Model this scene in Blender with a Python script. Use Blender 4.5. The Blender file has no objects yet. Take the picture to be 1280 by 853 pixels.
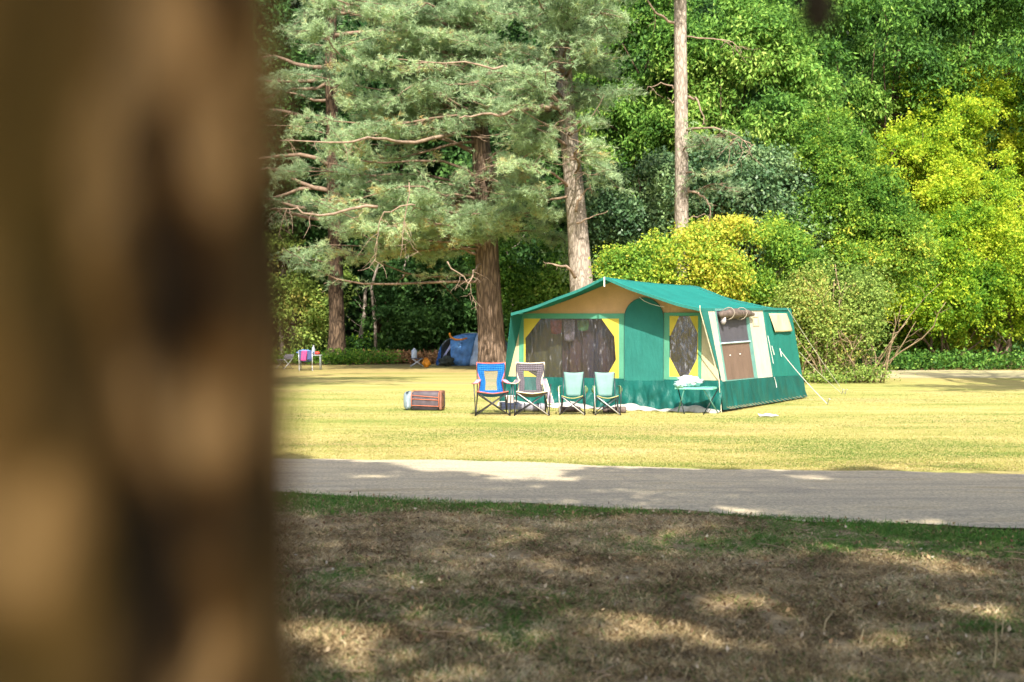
import bpy, math, random
import mathutils.noise as mn
import numpy as np
from mathutils import Vector, Matrix
random.seed(7); RS = np.random.RandomState(11)
R = math.radians
scene = bpy.context.scene
COL = scene.collection
F, YH, H = 1450.0, 420.0, 1.4

def W(px, py, Y):                       # a pixel of the photograph at distance Y
    return Vector(((px-640)/F*Y, Y, H-(py-YH)/F*Y))
def G(px, py):                          # ... on the ground
    s = (py-YH)/H
    return Vector(((px-640)/s, F/s, 0))

# ------------------------------------------------------------------ materials
def ramp(nt, fac, stops):
    n = nt.nodes.new('ShaderNodeValToRGB'); cr = n.color_ramp
    while len(cr.elements) < len(stops): cr.elements.new(0.5)
    for e, (p, c) in zip(cr.elements, stops):
        e.position = p; e.color = (*c, 1)
    nt.links.new(fac, n.inputs[0]); return n.outputs[0]
def noise(nt, scale, detail=4, rough=.55, stretch=None, coord='Object', vec=None):
    t = nt.nodes.new('ShaderNodeTexCoord'); src = t.outputs[coord] if vec is None else vec
    if stretch:
        m = nt.nodes.new('ShaderNodeMapping'); m.inputs['Scale'].default_value = stretch
        nt.links.new(src, m.inputs[0]); src = m.outputs[0]
    n = nt.nodes.new('ShaderNodeTexNoise'); n.inputs['Scale'].default_value = scale
    n.inputs['Detail'].default_value = detail; n.inputs['Roughness'].default_value = rough
    nt.links.new(src, n.inputs['Vector']); return n.outputs['Fac']
def mixc(nt, fac, a, b, mode='MIX'):
    n = nt.nodes.new('ShaderNodeMix'); n.data_type = 'RGBA'; n.blend_type = mode
    for s, v in ((n.inputs[0], fac), (n.inputs[6], a), (n.inputs[7], b)):
        if hasattr(v, 'is_output'): nt.links.new(v, s)
        elif isinstance(v, (int, float)): s.default_value = v
        else: s.default_value = (*v, 1)
    return n.outputs[2]
def bump(nt, h, strength, dist=.02):
    b = nt.nodes.new('ShaderNodeBump'); b.inputs['Strength'].default_value = strength
    b.inputs['Distance'].default_value = dist
    nt.links.new(h, b.inputs['Height']); return b.outputs[0]
def base_mat(name):
    m = bpy.data.materials.new(name); m.use_nodes = True
    nt = m.node_tree; p = nt.nodes['Principled BSDF']
    return m, nt, p
def plain(name, col, rough=.7, var=.15, scale=8, metal=0, bstr=.15, bscale=None, spec=.3):
    m, nt, p = base_mat(name)
    f = noise(nt, scale)
    lo = tuple(c*(1-var) for c in col); hi = tuple(min(1, c*(1+var)) for c in col)
    nt.links.new(ramp(nt, f, [(.3, lo), (.7, hi)]), p.inputs['Base Color'])
    p.inputs['Roughness'].default_value = rough; p.inputs['Metallic'].default_value = metal
    p.inputs['Specular IOR Level'].default_value = spec
    if bstr: nt.links.new(bump(nt, noise(nt, bscale or scale*3), bstr), p.inputs['Normal'])
    return m
def canvas(name, col, rough=.75, trans=.22, var=.13, fold=.5):
    """woven tent canvas: soft folds, faint weathering, lets some light through"""
    m, nt, p = base_mat(name)
    f = noise(nt, 2.3, 5); g = noise(nt, 30, 3)
    lo = tuple(c*(1-var) for c in col); hi = tuple(min(1, c*(1+var)) for c in col)
    c = ramp(nt, f, [(.3, lo), (.7, hi)])
    c = mixc(nt, .12, c, ramp(nt, g, [(.3, tuple(x*.7 for x in col)), (.7, hi)]))
    nt.links.new(c, p.inputs['Base Color']); p.inputs['Roughness'].default_value = rough
    p.inputs['Specular IOR Level'].default_value = .25
    folds = noise(nt, 2.6, 6, .62, (1.8, 1.8, .55), vec=None)
    nt.links.new(bump(nt, folds, fold, .06), p.inputs['Normal'])
    tr = nt.nodes.new('ShaderNodeBsdfTranslucent'); nt.links.new(c, tr.inputs[0])
    mx = nt.nodes.new('ShaderNodeMixShader'); mx.inputs[0].default_value = trans
    out = nt.nodes['Material Output']
    nt.links.new(p.outputs[0], mx.inputs[1]); nt.links.new(tr.outputs[0], mx.inputs[2])
    nt.links.new(mx.outputs[0], out.inputs[0]); return m
def leaf_mat(name, stops, trans=.35, rough=.6, spec=.18):
    m, nt, p = base_mat(name)
    a = nt.nodes.new('ShaderNodeAttribute'); a.attribute_name = 'tint'
    c = ramp(nt, a.outputs['Fac'], stops)
    nt.links.new(c, p.inputs['Base Color']); p.inputs['Roughness'].default_value = rough
    p.inputs['Specular IOR Level'].default_value = spec
    if trans:
        tr = nt.nodes.new('ShaderNodeBsdfTranslucent'); nt.links.new(c, tr.inputs[0])
        mx = nt.nodes.new('ShaderNodeMixShader'); mx.inputs[0].default_value = trans
        nt.links.new(p.outputs[0], mx.inputs[1]); nt.links.new(tr.outputs[0], mx.inputs[2])
        nt.links.new(mx.outputs[0], nt.nodes['Material Output'].inputs[0])
    return m
def bark(name, dark, mid, light, scale=5, bs=.9, vs=.28, dist=.05):
    m, nt, p = base_mat(name)
    t = nt.nodes.new('ShaderNodeTexCoord')
    mp = nt.nodes.new('ShaderNodeMapping'); mp.inputs['Scale'].default_value = (1, 1, vs)
    nt.links.new(t.outputs['Object'], mp.inputs[0])
    wob = nt.nodes.new('ShaderNodeTexNoise'); wob.inputs['Scale'].default_value = scale*.6
    nt.links.new(mp.outputs[0], wob.inputs['Vector'])
    add = nt.nodes.new('ShaderNodeMix'); add.data_type = 'RGBA'; add.blend_type = 'ADD'; add.inputs[0].default_value = .25
    nt.links.new(mp.outputs[0], add.inputs[6]); nt.links.new(wob.outputs['Color'], add.inputs[7])
    v = nt.nodes.new('ShaderNodeTexVoronoi'); v.feature = 'DISTANCE_TO_EDGE'; v.inputs['Scale'].default_value = scale
    nt.links.new(add.outputs[2], v.inputs['Vector'])
    crack = ramp(nt, v.outputs['Distance'], [(0, (.15, .15, .15)), (.22, (1, 1, 1))])
    n2 = noise(nt, scale*2.2, 6, .65, (1, 1, vs)); n3 = noise(nt, .8, 4)
    c = ramp(nt, n2, [(.32, mid), (.62, light)])
    c = mixc(nt, ramp(nt, n3, [(.4, (0, 0, 0)), (.65, (.55, .55, .55))]), c, mid)
    c = mixc(nt, crack, dark, c)
    nt.links.new(c, p.inputs['Base Color']); p.inputs['Roughness'].default_value = .9
    p.inputs['Specular IOR Level'].default_value = .15
    hgt = mixc(nt, .4, crack, n2)
    nt.links.new(bump(nt, hgt, bs, dist), p.inputs['Normal']); return m

# ------------------------------------------------------------------ mesh helpers
class MB:
    def __init__(s): s.v = []; s.f = []
    def add(s, vs, fs):
        o = len(s.v); s.v += [tuple(v) for v in vs]; s.f += [tuple(i+o for i in f) for f in fs]; return s
    def poly(s, pts): return s.add(pts, [tuple(range(len(pts)))])
    def box(s, c, d, rot=None, taper=1.0):
        vs = []
        for z in (-1, 1):
            k = taper if z > 0 else 1
            for x, y in ((-1, -1), (1, -1), (1, 1), (-1, 1)):
                p = Vector((x*d[0]/2*k, y*d[1]/2*k, z*d[2]/2))
                if rot is not None: p = rot @ p
                vs.append(p+Vector(c))
        return s.add(vs, [(3, 2, 1, 0), (4, 5, 6, 7), (0, 1, 5, 4), (1, 2, 6, 5), (2, 3, 7, 6), (3, 0, 4, 7)])
    def tube(s, pts, rads, n=8, jit=0, cap=True):
        pts = [Vector(p) for p in pts]
        if not hasattr(rads, '__len__'): rads = [rads]*len(pts)
        vs = []; ref = None
        for i, p in enumerate(pts):
            d = (pts[min(i+1, len(pts)-1)]-pts[max(i-1, 0)])
            if d.length < 1e-9: d = Vector((0, 0, 1))
            d.normalize()
            if ref is None: ref = d.orthogonal().normalized()
            ref = (ref-d*ref.dot(d))
            ref = ref.normalized() if ref.length > 1e-6 else d.orthogonal().normalized()
            b = d.cross(ref)
            for k in range(n):
                a = 2*math.pi*k/n; r = rads[i]*(1+(random.uniform(-jit, jit) if jit else 0))
                vs.append(p+ref*math.cos(a)*r+b*math.sin(a)*r)
        fs = []
        for i in range(len(pts)-1):
            for k in range(n):
                k2 = (k+1) % n; fs.append((i*n+k, i*n+k2, (i+1)*n+k2, (i+1)*n+k))
        if cap:
            fs.append(tuple(reversed(range(n)))); fs.append(tuple((len(pts)-1)*n+k for k in range(n)))
        return s.add(vs, fs)
    def grid(s, fn, nu, nv):
        vs = [fn(i/nu, j/nv) for j in range(nv+1) for i in range(nu+1)]
        fs = [(j*(nu+1)+i, j*(nu+1)+i+1, (j+1)*(nu+1)+i+1, (j+1)*(nu+1)+i) for j in range(nv) for i in range(nu)]
        return s.add(vs, fs)
    def build(s, name, mat, parent=None, smooth=False, solid=0, bevel=0, subsurf=0):
        me = bpy.data.meshes.new(name); me.from_pydata(s.v, [], s.f); me.update()
        if smooth: me.polygons.foreach_set('use_smooth', [True]*len(me.polygons))
        me.materials.append(mat)
        o = bpy.data.objects.new(name, me); COL.objects.link(o)
        if parent is not None: o.parent = parent
        if solid:
            m = o.modifiers.new('thickness', 'SOLIDIFY'); m.thickness = solid; m.offset = 0
        if bevel:
            m = o.modifiers.new('soft_edges', 'BEVEL'); m.width = bevel; m.segments = 3; m.limit_method = 'ANGLE'
        if subsurf:
            m = o.modifiers.new('smooth_shape', 'SUBSURF'); m.levels = subsurf; m.render_levels = subsurf
        return o
def tag(o, label=None, cat=None, group=None, kind=None):
    if label: o['label'] = label
    if cat: o['category'] = cat
    if group: o['group'] = group
    if kind: o['kind'] = kind
    return o
def empty(name, loc, rz=0):
    o = bpy.data.objects.new(name, None); COL.objects.link(o)
    o.location = loc; o.rotation_euler = (0, 0, rz); o.empty_display_size = .2; return o
def np_mesh(name, verts, nper, tint, mat, parent=None):
    """many separate little faces of nper corners each, as one mesh"""
    verts = np.asarray(verts, dtype=np.float32).reshape(-1, 3); nv = len(verts); nf = nv//nper
    me = bpy.data.meshes.new(name)
    me.vertices.add(nv); me.vertices.foreach_set('co', verts.ravel())
    me.loops.add(nv); me.loops.foreach_set('vertex_index', np.arange(nv, dtype=np.int32))
    me.polygons.add(nf); me.polygons.foreach_set('loop_start', np.arange(0, nv, nper, dtype=np.int32))
    me.update(calc_edges=True)
    at = me.attributes.new('tint', 'FLOAT', 'POINT')
    at.data.foreach_set('value', np.repeat(np.clip(tint, 0, 1), nper).astype(np.float32))
    me.materials.append(mat)
    o = bpy.data.objects.new(name, me); COL.objects.link(o)
    if parent is not None: o.parent = parent
    return o
def unit(a): return a/np.maximum(np.linalg.norm(a, axis=-1, keepdims=True), 1e-9)
def leaves_at(pos, size, width=.55, down=.35, up=.5, out=None, fold=.15):
    """a folded diamond leaf at each position; returns (N,4,3)"""
    n = len(pos)
    ax = unit(RS.normal(size=(n, 3)) + np.array([0, 0, -down*1.6]) + (0 if out is None else out*.8))
    nm = RS.normal(size=(n, 3)) + np.array([0, -.35, up*2]) + (0 if out is None else out*.5)
    nm = unit(nm-ax*(nm*ax).sum(1, keepdims=True)); sd = np.cross(ax, nm)
    s = (size*RS.uniform(.6, 1.35, n))[:, None]
    a = pos; b = pos+ax*s*.45+sd*s*width*.5-nm*s*fold; c = pos+ax*s; d = pos+ax*s*.45-sd*s*width*.5-nm*s*fold
    return np.stack([a, b, c, d], 1)

# ------------------------------------------------------------------ world, sun, camera
SUN_EL, SUN_AZ = R(45), R(6)           # azimuth measured from -Y (behind the camera) towards +X
sdir = Vector((math.sin(SUN_AZ)*math.cos(SUN_EL), -math.cos(SUN_AZ)*math.cos(SUN_EL), math.sin(SUN_EL)))
world = bpy.data.worlds.new('World'); scene.world = world; world.use_nodes = True
wn = world.node_tree; sky = wn.nodes.new('ShaderNodeTexSky'); sky.sky_type = 'NISHITA'; sky.sun_disc = False
sky.dust_density = 3.5; sky.ozone_density = .4; sky.air_density = .9; sky.sun_elevation = SUN_EL; sky.sun_rotation = math.atan2(sdir.x, sdir.y)
wn.links.new(sky.outputs[0], wn.nodes['Background'].inputs[0]); wn.nodes['Background'].inputs[1].default_value = .15
sl = bpy.data.lights.new('sun', 'SUN'); sl.energy = 5; sl.angle = R(.53); sl.color = (1, .93, .8)
so = bpy.data.objects.new('sun', sl); COL.objects.link(so); so.rotation_euler = sdir.to_track_quat('Z', 'Y').to_euler()
so.location = (0, -5, 30)
cd = bpy.data.cameras.new('camera'); cam = bpy.data.objects.new('camera', cd); COL.objects.link(cam); scene.camera = cam
cd.sensor_width = 36; cd.lens = F/1280*36; cd.clip_start = .03; cd.clip_end = 600
cam.location = (0, 0, H); cam.rotation_euler = (R(90)-math.atan(6.5/F), 0, 0)
cd.dof.use_dof = True; cd.dof.focus_distance = 17; cd.dof.aperture_fstop = 2.7
scene.view_settings.view_transform = 'Standard'; scene.view_settings.look = 'None'
scene.view_settings.exposure = .92; scene.view_settings.gamma = 1
cy = scene.cycles
cy.use_denoising = True; cy.max_bounces = 6; cy.diffuse_bounces = 3; cy.glossy_bounces = 2; cy.transmission_bounces = 3
cy.transparent_max_bounces = 6; cy.caustics_reflective = False; cy.caustics_refractive = False

# ------------------------------------------------------------------ ground, road, path
def near_edge(x): return 10.3-.339*(x+2.06) if x > -12 else 13.7
def far_edge(x): return 13.3-.225*(x+2.67) if x > -14 else 15.8
def gz(x, y):                            # the gentle unevenness of the near ground
    return (.018*math.sin(x*1.7+y*.6)+.014*math.sin(y*2.3-x*.8)+.010*math.sin(x*4.1+y*3.3))*max(0, min(1, (9.5-y)/2))
gm = MB()
xs = [-160, -90, -50, -30, -18]+[-12+.4*i for i in range(61)]+[18, 30, 50, 90, 160]
ys = [-60, -30, -15, -6]+[.35*i for i in range(42)]+[16, 20, 26, 34, 45, 60, 90, 140, 260]
gm.v = [(x, y, gz(x, y)) for y in ys for x in xs]
nx = len(xs)
gm.f = [(j*nx+i, j*nx+i+1, (j+1)*nx+i+1, (j+1)*nx+i) for j in range(len(ys)-1) for i in range(nx-1)]
m, nt, p = base_mat('ground_mat')
tc = nt.nodes.new('ShaderNodeTexCoord'); sep = nt.nodes.new('ShaderNodeSeparateXYZ'); nt.links.new(tc.outputs['Object'], sep.inputs[0])
big = noise(nt, .35, 5, .6, (.45, 1.3, 1)); mid = noise(nt, 1.6, 6, .65, (.35, 1.6, 1)); fine = noise(nt, 60, 5, .75, (1, .55, 1)); fin2 = noise(nt, 17, 6, .8)
lawn = ramp(nt, big, [(.36, (.24, .29, .07)), (.47, (.42, .38, .13)), (.56, (.50, .41, .165)), (.68, (.40, .30, .14))])
lawn = mixc(nt, ramp(nt, mid, [(.48, (0, 0, 0)), (.66, (.85, .85, .85))]), lawn, (.27, .32, .075))
lawn = mixc(nt, ramp(nt, fine, [(.35, (.4, .4, .4)), (.6, (0, 0, 0))]), lawn, (.30, .26, .09))
lawn = mixc(nt, ramp(nt, fin2, [(.5, (0, 0, 0)), (.75, (.4, .4, .4))]), lawn, (.62, .55, .27))
litter = ramp(nt, fin2, [(.3, (.15, .105, .06)), (.5, (.34, .25, .145)), (.72, (.53, .41, .25))])
litter = mixc(nt, ramp(nt, big, [(.45, (0, 0, 0)), (.7, (.5, .5, .5))]), litter, (.12, .13, .05))
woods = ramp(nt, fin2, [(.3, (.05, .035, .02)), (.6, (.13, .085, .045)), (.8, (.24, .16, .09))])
def mathn(op, a, b):
    n = nt.nodes.new('ShaderNodeMath'); n.operation = op
    for s, v in zip(n.inputs, (a, b)):
        if hasattr(v, 'is_output'): nt.links.new(v, s)
        else: s.default_value = v
    return n.outputs[0]
yy = mathn('ADD', sep.outputs['Y'], mathn('MULTIPLY', mid, 1.2))
near_mask = ramp(nt, mathn('DIVIDE', yy, 100), [(.118, (1, 1, 1)), (.124, (0, 0, 0))])
c = mixc(nt, near_mask, lawn, litter)
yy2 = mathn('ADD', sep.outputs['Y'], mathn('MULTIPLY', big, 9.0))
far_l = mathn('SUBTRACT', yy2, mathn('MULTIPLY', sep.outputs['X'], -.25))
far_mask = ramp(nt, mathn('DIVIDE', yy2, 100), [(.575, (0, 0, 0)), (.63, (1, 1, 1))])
brown = ramp(nt, mid, [(.40, (.19, .13, .06)), (.62, (.38, .29, .12))])
shade_streaks = mathn('MULTIPLY', ramp(nt, mathn('DIVIDE', yy2, 100), [(.36, (0, 0, 0)), (.50, (1, 1, 1))]), ramp(nt, mid, [(.42, (.25, .25, .25)), (.58, (.95, .95, .95))]))  # shade streaks near the tree line, painted brown into the lawn
c = mixc(nt, shade_streaks, c, brown)
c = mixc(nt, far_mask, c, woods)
nt.links.new(c, p.inputs['Base Color']); p.inputs['Roughness'].default_value = .95; p.inputs['Specular IOR Level'].default_value = .1
nt.links.new(bump(nt, fin2, .6, .04), p.inputs['Normal'])
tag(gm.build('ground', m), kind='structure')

m, nt, p = base_mat('gravel_mat')
a_ = noise(nt, 1.6, 6, .65, (.35, 1.9, 1)); b_ = noise(nt, 32, 6, .85); c_ = noise(nt, 80, 3, .7)
c = ramp(nt, a_, [(.35, (.48, .405, .285)), (.55, (.74, .62, .40)), (.7, (.52, .40, .22))])
c = mixc(nt, ramp(nt, b_, [(.38, (.85, .85, .85)), (.58, (0, 0, 0))]), c, (.25, .21, .16))
c = mixc(nt, ramp(nt, c_, [(.55, (0, 0, 0)), (.75, (.6, .6, .6))]), c, (.58, .55, .50))
nt.links.new(c, p.inputs['Base Color']); p.inputs['Roughness'].default_value = .95
nt.links.new(bump(nt, b_, .7, .02), p.inputs['Normal']); GRAVEL = m
rm = MB(); N = 260
def road_pt(u, v):
    x = -60+110*u
    j0 = .10*math.sin(x*1.9)+.07*math.sin(x*4.7+1)+.03*math.sin(x*11); j1 = .12*math.sin(x*1.3+2)+.06*math.sin(x*5.3)+.03*math.sin(x*13)
    a = near_edge(x)+j0; b = far_edge(x)+j1
    y = a+(b-a)*v
    return (x, y, .004+.025*math.sin(math.pi*v)+.006)
rm.grid(road_pt, N, 6)
tag(rm.build('road', GRAVEL, smooth=True), kind='structure')
pm = MB()
def path_pt(u, v):
    x = 9+60*u
    a = 37.5+.05*(x-9)+.5*math.sin(x*.5)+1.5*max(0, (16-x)/7); b = 47-.05*(x-9)+.7*math.sin(x*.4+1)-3.5*max(0, (16-x)/7)
    return (x, a+(b-a)*v, .006)
pm.grid(path_pt, 80, 3)
m, nt, p = base_mat('path_mat')
c = ramp(nt, noise(nt, .7, 5, .6, (.3, 1.4, 1)), [(.40, (.34, .33, .10)), (.52, (.42, .35, .17)), (.66, (.28, .23, .16))])
nt.links.new(mixc(nt, .3, c, ramp(nt, noise(nt, 25, 5, .7), [(.3, (.2, .18, .14)), (.7, (.6, .55, .42))])), p.inputs['Base Color'])
p.inputs['Roughness'].default_value = .95
tag(pm.build('path', m), kind='structure')
hm = MB()  # added dark bank, blocks sky showing between the trees
def sky_screen_pt(u, v):
    x = -130+260*u
    return (x, 82+60*v+6*math.sin(u*9), -.5+44*math.sin(min(1, v*2.2)*math.pi/2)+2*math.sin(x*.11)*v)
hm.grid(sky_screen_pt, 60, 12)
tag(hm.build('sky_screen', plain('sky_screen_mat', (.018, .028, .012), .95, .5, .3), smooth=True), kind='structure')

# ------------------------------------------------------------------ foliage generators
GREEN = leaf_mat('broad_leaf_mat', [(0, (.03, .09, .02)), (.4, (.10, .24, .04)), (.75, (.23, .42, .07)), (1, (.42, .56, .13))])
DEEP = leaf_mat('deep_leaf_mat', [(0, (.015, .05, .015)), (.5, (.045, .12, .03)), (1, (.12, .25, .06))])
HOLLY = leaf_mat('holly_leaf_mat', [(0, (.025, .07, .03)), (.5, (.09, .18, .075)), (1, (.25, .37, .15))], .15, .45, .35)
YELL = leaf_mat('yellow_leaf_mat', [(0, (.09, .24, .025)), (.4, (.24, .42, .035)), (.7, (.44, .58, .04)), (.9, (.56, .66, .05)), (1, (.62, .66, .06))], .45)
YGRN = leaf_mat('yellow_green_leaf_mat', [(0, (.07, .19, .028)), (.5, (.21, .38, .05)), (.8, (.42, .55, .06)), (1, (.66, .60, .09))], .42)
OLIVE = leaf_mat('olive_leaf_mat', [(0, (.09, .18, .035)), (.5, (.26, .38, .08)), (.9, (.38, .48, .11)), (1, (.46, .42, .11))], .35)
NEEDLE = leaf_mat('needle_mat', [(0, (.10, .165, .08)), (.4, (.30, .43, .24)), (.8, (.53, .68, .38)), (.97, (.56, .58, .28)), (1, (.55, .44, .2))], .4, .5, .2)
DEADN = leaf_mat('dead_needle_mat', [(0, (.10, .08, .05)), (1, (.30, .26, .18))], .2)
BARK_P = bark('pine_bark_mat', (.06, .044, .033), (.13, .09, .065), (.31, .225, .165), 7, .9, .16)
BARK_O = bark('orange_bark_mat', (.08, .05, .035), (.26, .16, .10), (.46, .31, .2), 5)
BARK_G = bark('grey_bark_mat', (.17, .14, .115), (.33, .275, .23), (.48, .42, .355), 9, .45)
BARK_D = bark('brown_bark_mat', (.02, .014, .01), (.07, .048, .032), (.17, .115, .075), 6)
TWIG = plain('twig_mat', (.30, .22, .14), .85, .4, 6)
DEADW = plain('dead_wood_mat', (.26, .19, .14), .9, .45, 5)
TWIGD = plain('dark_twig_mat', (.13, .09, .06), .85, .3, 6)

LAT = RS.rand(32, 32, 32)
def vnoise(p, f, off=0.0):
    """smooth lattice noise, 0..1"""
    q = p*f+off+100; i0 = np.floor(q).astype(int); t = q-i0; t = t*t*(3-2*t); i0 &= 31; i1 = (i0+1) & 31
    a = [i0[:, 0], i1[:, 0]]; b = [i0[:, 1], i1[:, 1]]; c = [i0[:, 2], i1[:, 2]]; r = 0
    for x in (0, 1):
        for y in (0, 1):
            for z in (0, 1):
                w = (t[:, 0] if x else 1-t[:, 0])*(t[:, 1] if y else 1-t[:, 1])*(t[:, 2] if z else 1-t[:, 2]); r = r+w*LAT[a[x], b[y], c[z]]
    return r
def shell_points(lobes, n, face=True, rmin=.72, seed=0.0, nf=1.0):
    """points near the ragged surface of a union of ellipsoids, with outward directions"""
    base = np.asarray(lobes, float); sub = [base]
    for l in base:                                  # smaller boughs bulging out of every lobe
        k = 16; d = unit(RS.normal(size=(k, 3))); d[:, 1] = -np.abs(d[:, 1])*RS.choice([1, 1, -1], k)
        f = RS.uniform(.28, .5, k)[:, None]; m = l[3:6].min()
        sub.append(np.concatenate([l[:3]+d*l[3:6]*RS.uniform(.72, 1.02, (k, 1)), f*(l[3:6]*.5+m*.5)*np.array([1, 1, .8])], 1))
    L = np.concatenate(sub); wts = L[:, 3]*L[:, 5]; wts[:len(base)] *= .55; wts /= wts.sum()
    P = []; D = []; k = 0
    while k < n:
        i = RS.choice(len(L), size=n, p=wts); d = unit(RS.normal(size=(n, 3)))
        if face: d[:, 1] = np.where(RS.rand(n) < .8, -np.abs(d[:, 1]), d[:, 1])
        r = rmin+(1.05-rmin)*RS.rand(n)**.6
        pt = L[i, :3]+d*L[i, 3:6]*r[:, None]
        big = vnoise(pt, .55*nf, seed); small = vnoise(pt, 1.5*nf, seed+7)
        pt = pt+d*L[i, 3:6].min(1, keepdims=True)*((big-.5)*.85+(small-.5)*.5)[:, None]
        inside = np.zeros(n, bool)
        for j in range(len(base)):
            q = (((pt-base[j, :3])/base[j, 3:6])**2).sum(1); inside |= (q < .42) & (i != j)
        ok = (~inside) & (pt[:, 2] > .05) & (vnoise(pt, .9*nf, seed+3)*.62+vnoise(pt, 2.4*nf, seed+5)*.38 > .475)
        P.append(pt[ok]); D.append(d[ok]); k += ok.sum()
    return np.concatenate(P)[:n], np.concatenate(D)[:n]
def crown(name, lobes, nclump, per, size, mat, parent, spread=.42, tint0=.5, tvar=.28, down=.35, width=.55, face=True, extra=None, rmin=.8, flat=.55, nf=1.0):
    seed = RS.uniform(0, 50)
    C, D = shell_points(lobes, nclump, face, rmin, seed, nf)
    ct = tint0+RS.normal(size=nclump)*tvar*.35+(vnoise(C, .7*nf, seed+11)-.5)*tvar*1.6+(vnoise(C, .25*nf, seed+17)-.5)*tvar*1.2
    ax = unit(D+RS.normal(size=C.shape)*.45+np.array([0, -.1, .25])); Ls = spread*RS.uniform(1.4, 2.9, nclump)
    pos = np.repeat(C, per, 0); dd = np.repeat(D, per, 0); aa = np.repeat(ax, per, 0); ll = np.repeat(Ls, per)[:, None]
    t = RS.rand(len(pos), 1)
    pos = pos+aa*ll*(t-.5)+RS.normal(size=pos.shape)*spread*np.array([.42, .42, .30])*(1.1-.5*t); pos[:, 2] -= (t[:, 0]**2)*ll[:, 0]*(.22+.3*down)
    tt = np.repeat(ct, per)+RS.normal(size=len(pos))*tvar*.4+(t[:, 0]-.5)*tvar*.5
    if extra is not None: tt = tt+extra(pos)
    keep = pos[:, 2] > .03
    lf = leaves_at(pos[keep], size, width, down, .25, out=dd[keep]*.5)
    return np_mesh(name, lf.reshape(-1, 3), 4, tt[keep], mat, parent)
def lobes_px(items, Y, ry=None):
    """[(px,py,rx_px,ry_px,dY)] -> ellipsoids in metres"""
    out = []
    for it in items:
        px, py, a, b = it[:4]; y = Y+(it[4] if len(it) > 4 else 0); c = W(px, py, y); k = y/F
        out.append((c.x, y, c.z, a*k, (ry or min(a, b)*k*.9), b*k))
    return out
def limb_pts(a, b, sag=.0, wob=.08, n=7):
    a = Vector(a); b = Vector(b); L = (b-a).length; out = []
    w = Vector((random.uniform(-1, 1), random.uniform(-1, 1), random.uniform(-1, 1)))*wob*L
    w2 = Vector((random.uniform(-1, 1), random.uniform(-1, 1), random.uniform(-1, 1)))*wob*.4*L
    for i in range(n+1):
        t = i/n
        out.append(a.lerp(b, t)+w*math.sin(t*math.pi)+w2*math.sin(t*math.pi*2.6)+Vector((0, 0, -sag*L*(t*t)+sag*L*t*.6)))
    return out
def trunk_mesh(pts, rads, n=14, flare=1.0, rough=.05):
    mb = MB(); P = [Vector(p) for p in pts]; Q = []; RR = []
    for i in range(len(P)-1):
        k = max(2, int((P[i+1]-P[i]).length/.45))
        for j in range(k):
            t = j/k; Q.append(P[i].lerp(P[i+1], t)); RR.append(rads[i]*(1-t)+rads[i+1]*t)
    Q.append(P[-1]); RR.append(rads[-1])
    ph = random.uniform(0, 6)
    for i, q in enumerate(Q):
        h = max(0, q.z)
        RR[i] *= 1+(flare-1)*math.exp(-h/.45)
    vs = []
    for i, q in enumerate(Q):
        for k in range(n):
            a = 2*math.pi*k/n; rt = 1+rough*math.sin(3*a+ph+q.z*.4)+rough*.8*math.sin(5*a+q.z*1.1)+random.uniform(-rough, rough)*.5
            rt += (flare-1)*.5*math.exp(-max(0, q.z)/.3)*max(0, math.sin(4*a+ph))
            vs.append(q+Vector((math.cos(a), math.sin(a), 0))*RR[i]*rt)
    fs = [(i*n+k, i*n+(k+1) % n, (i+1)*n+(k+1) % n, (i+1)*n+k) for i in range(len(Q)-1) for k in range(n)]
    fs.append(tuple((len(Q)-1)*n+k for k in range(n)))
    return mb.add(vs, fs)
def broad_tree(name, label, cat, lobes, nclump, per, size, mat, base, tr=.16, bmat=None, twigs=10, group=None, trunk=True, **kw):
    r = empty(name, (0, 0, 0)); tag(r, label, cat, group)
    cz = np.mean([l[2] for l in lobes]); top = Vector((np.mean([l[0] for l in lobes]), np.mean([l[1] for l in lobes]), cz))
    base = Vector((base[0], base[1], -.05))
    if trunk:
        pts = [base, base.lerp(top, .45)+Vector((random.uniform(-.2, .2), 0, 0)), top]
        t = trunk_mesh(pts, [tr, tr*.75, tr*.4], 10, 1.35)
        t.build('trunk', bmat or BARK_D, r, smooth=True)
    b = MB()
    for i in range(twigs):
        l = lobes[i % len(lobes)]; d = unit(RS.normal(size=3)); d[1] = -abs(d[1])
        end = Vector((l[0]+d[0]*l[3]*.95, l[1]+d[1]*l[4]*.95, max(.3, l[2]+d[2]*l[5]*.9)))
        st = base.lerp(top, random.uniform(.25, .9))
        if not trunk: st = base+Vector((random.uniform(-.6, .6), random.uniform(-.3, .3), 0))
        b.tube(limb_pts(st, end, -.1, .12), [tr*.32*(1-j/8*.85) for j in range(8)], 5)
    if b.v: b.build('branches', bmat or BARK_D, r, smooth=True)
    crown('crown', lobes, nclump, per, size, mat, r, **kw)
    bpy.context.view_layer.update()
    for ch in r.children:                        # put the Empty at the foot of the plant
        ch.data.transform(Matrix.Translation((-base.x, -base.y, 0)))
    r.location = (base.x, base.y, 0)
    return r

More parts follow.
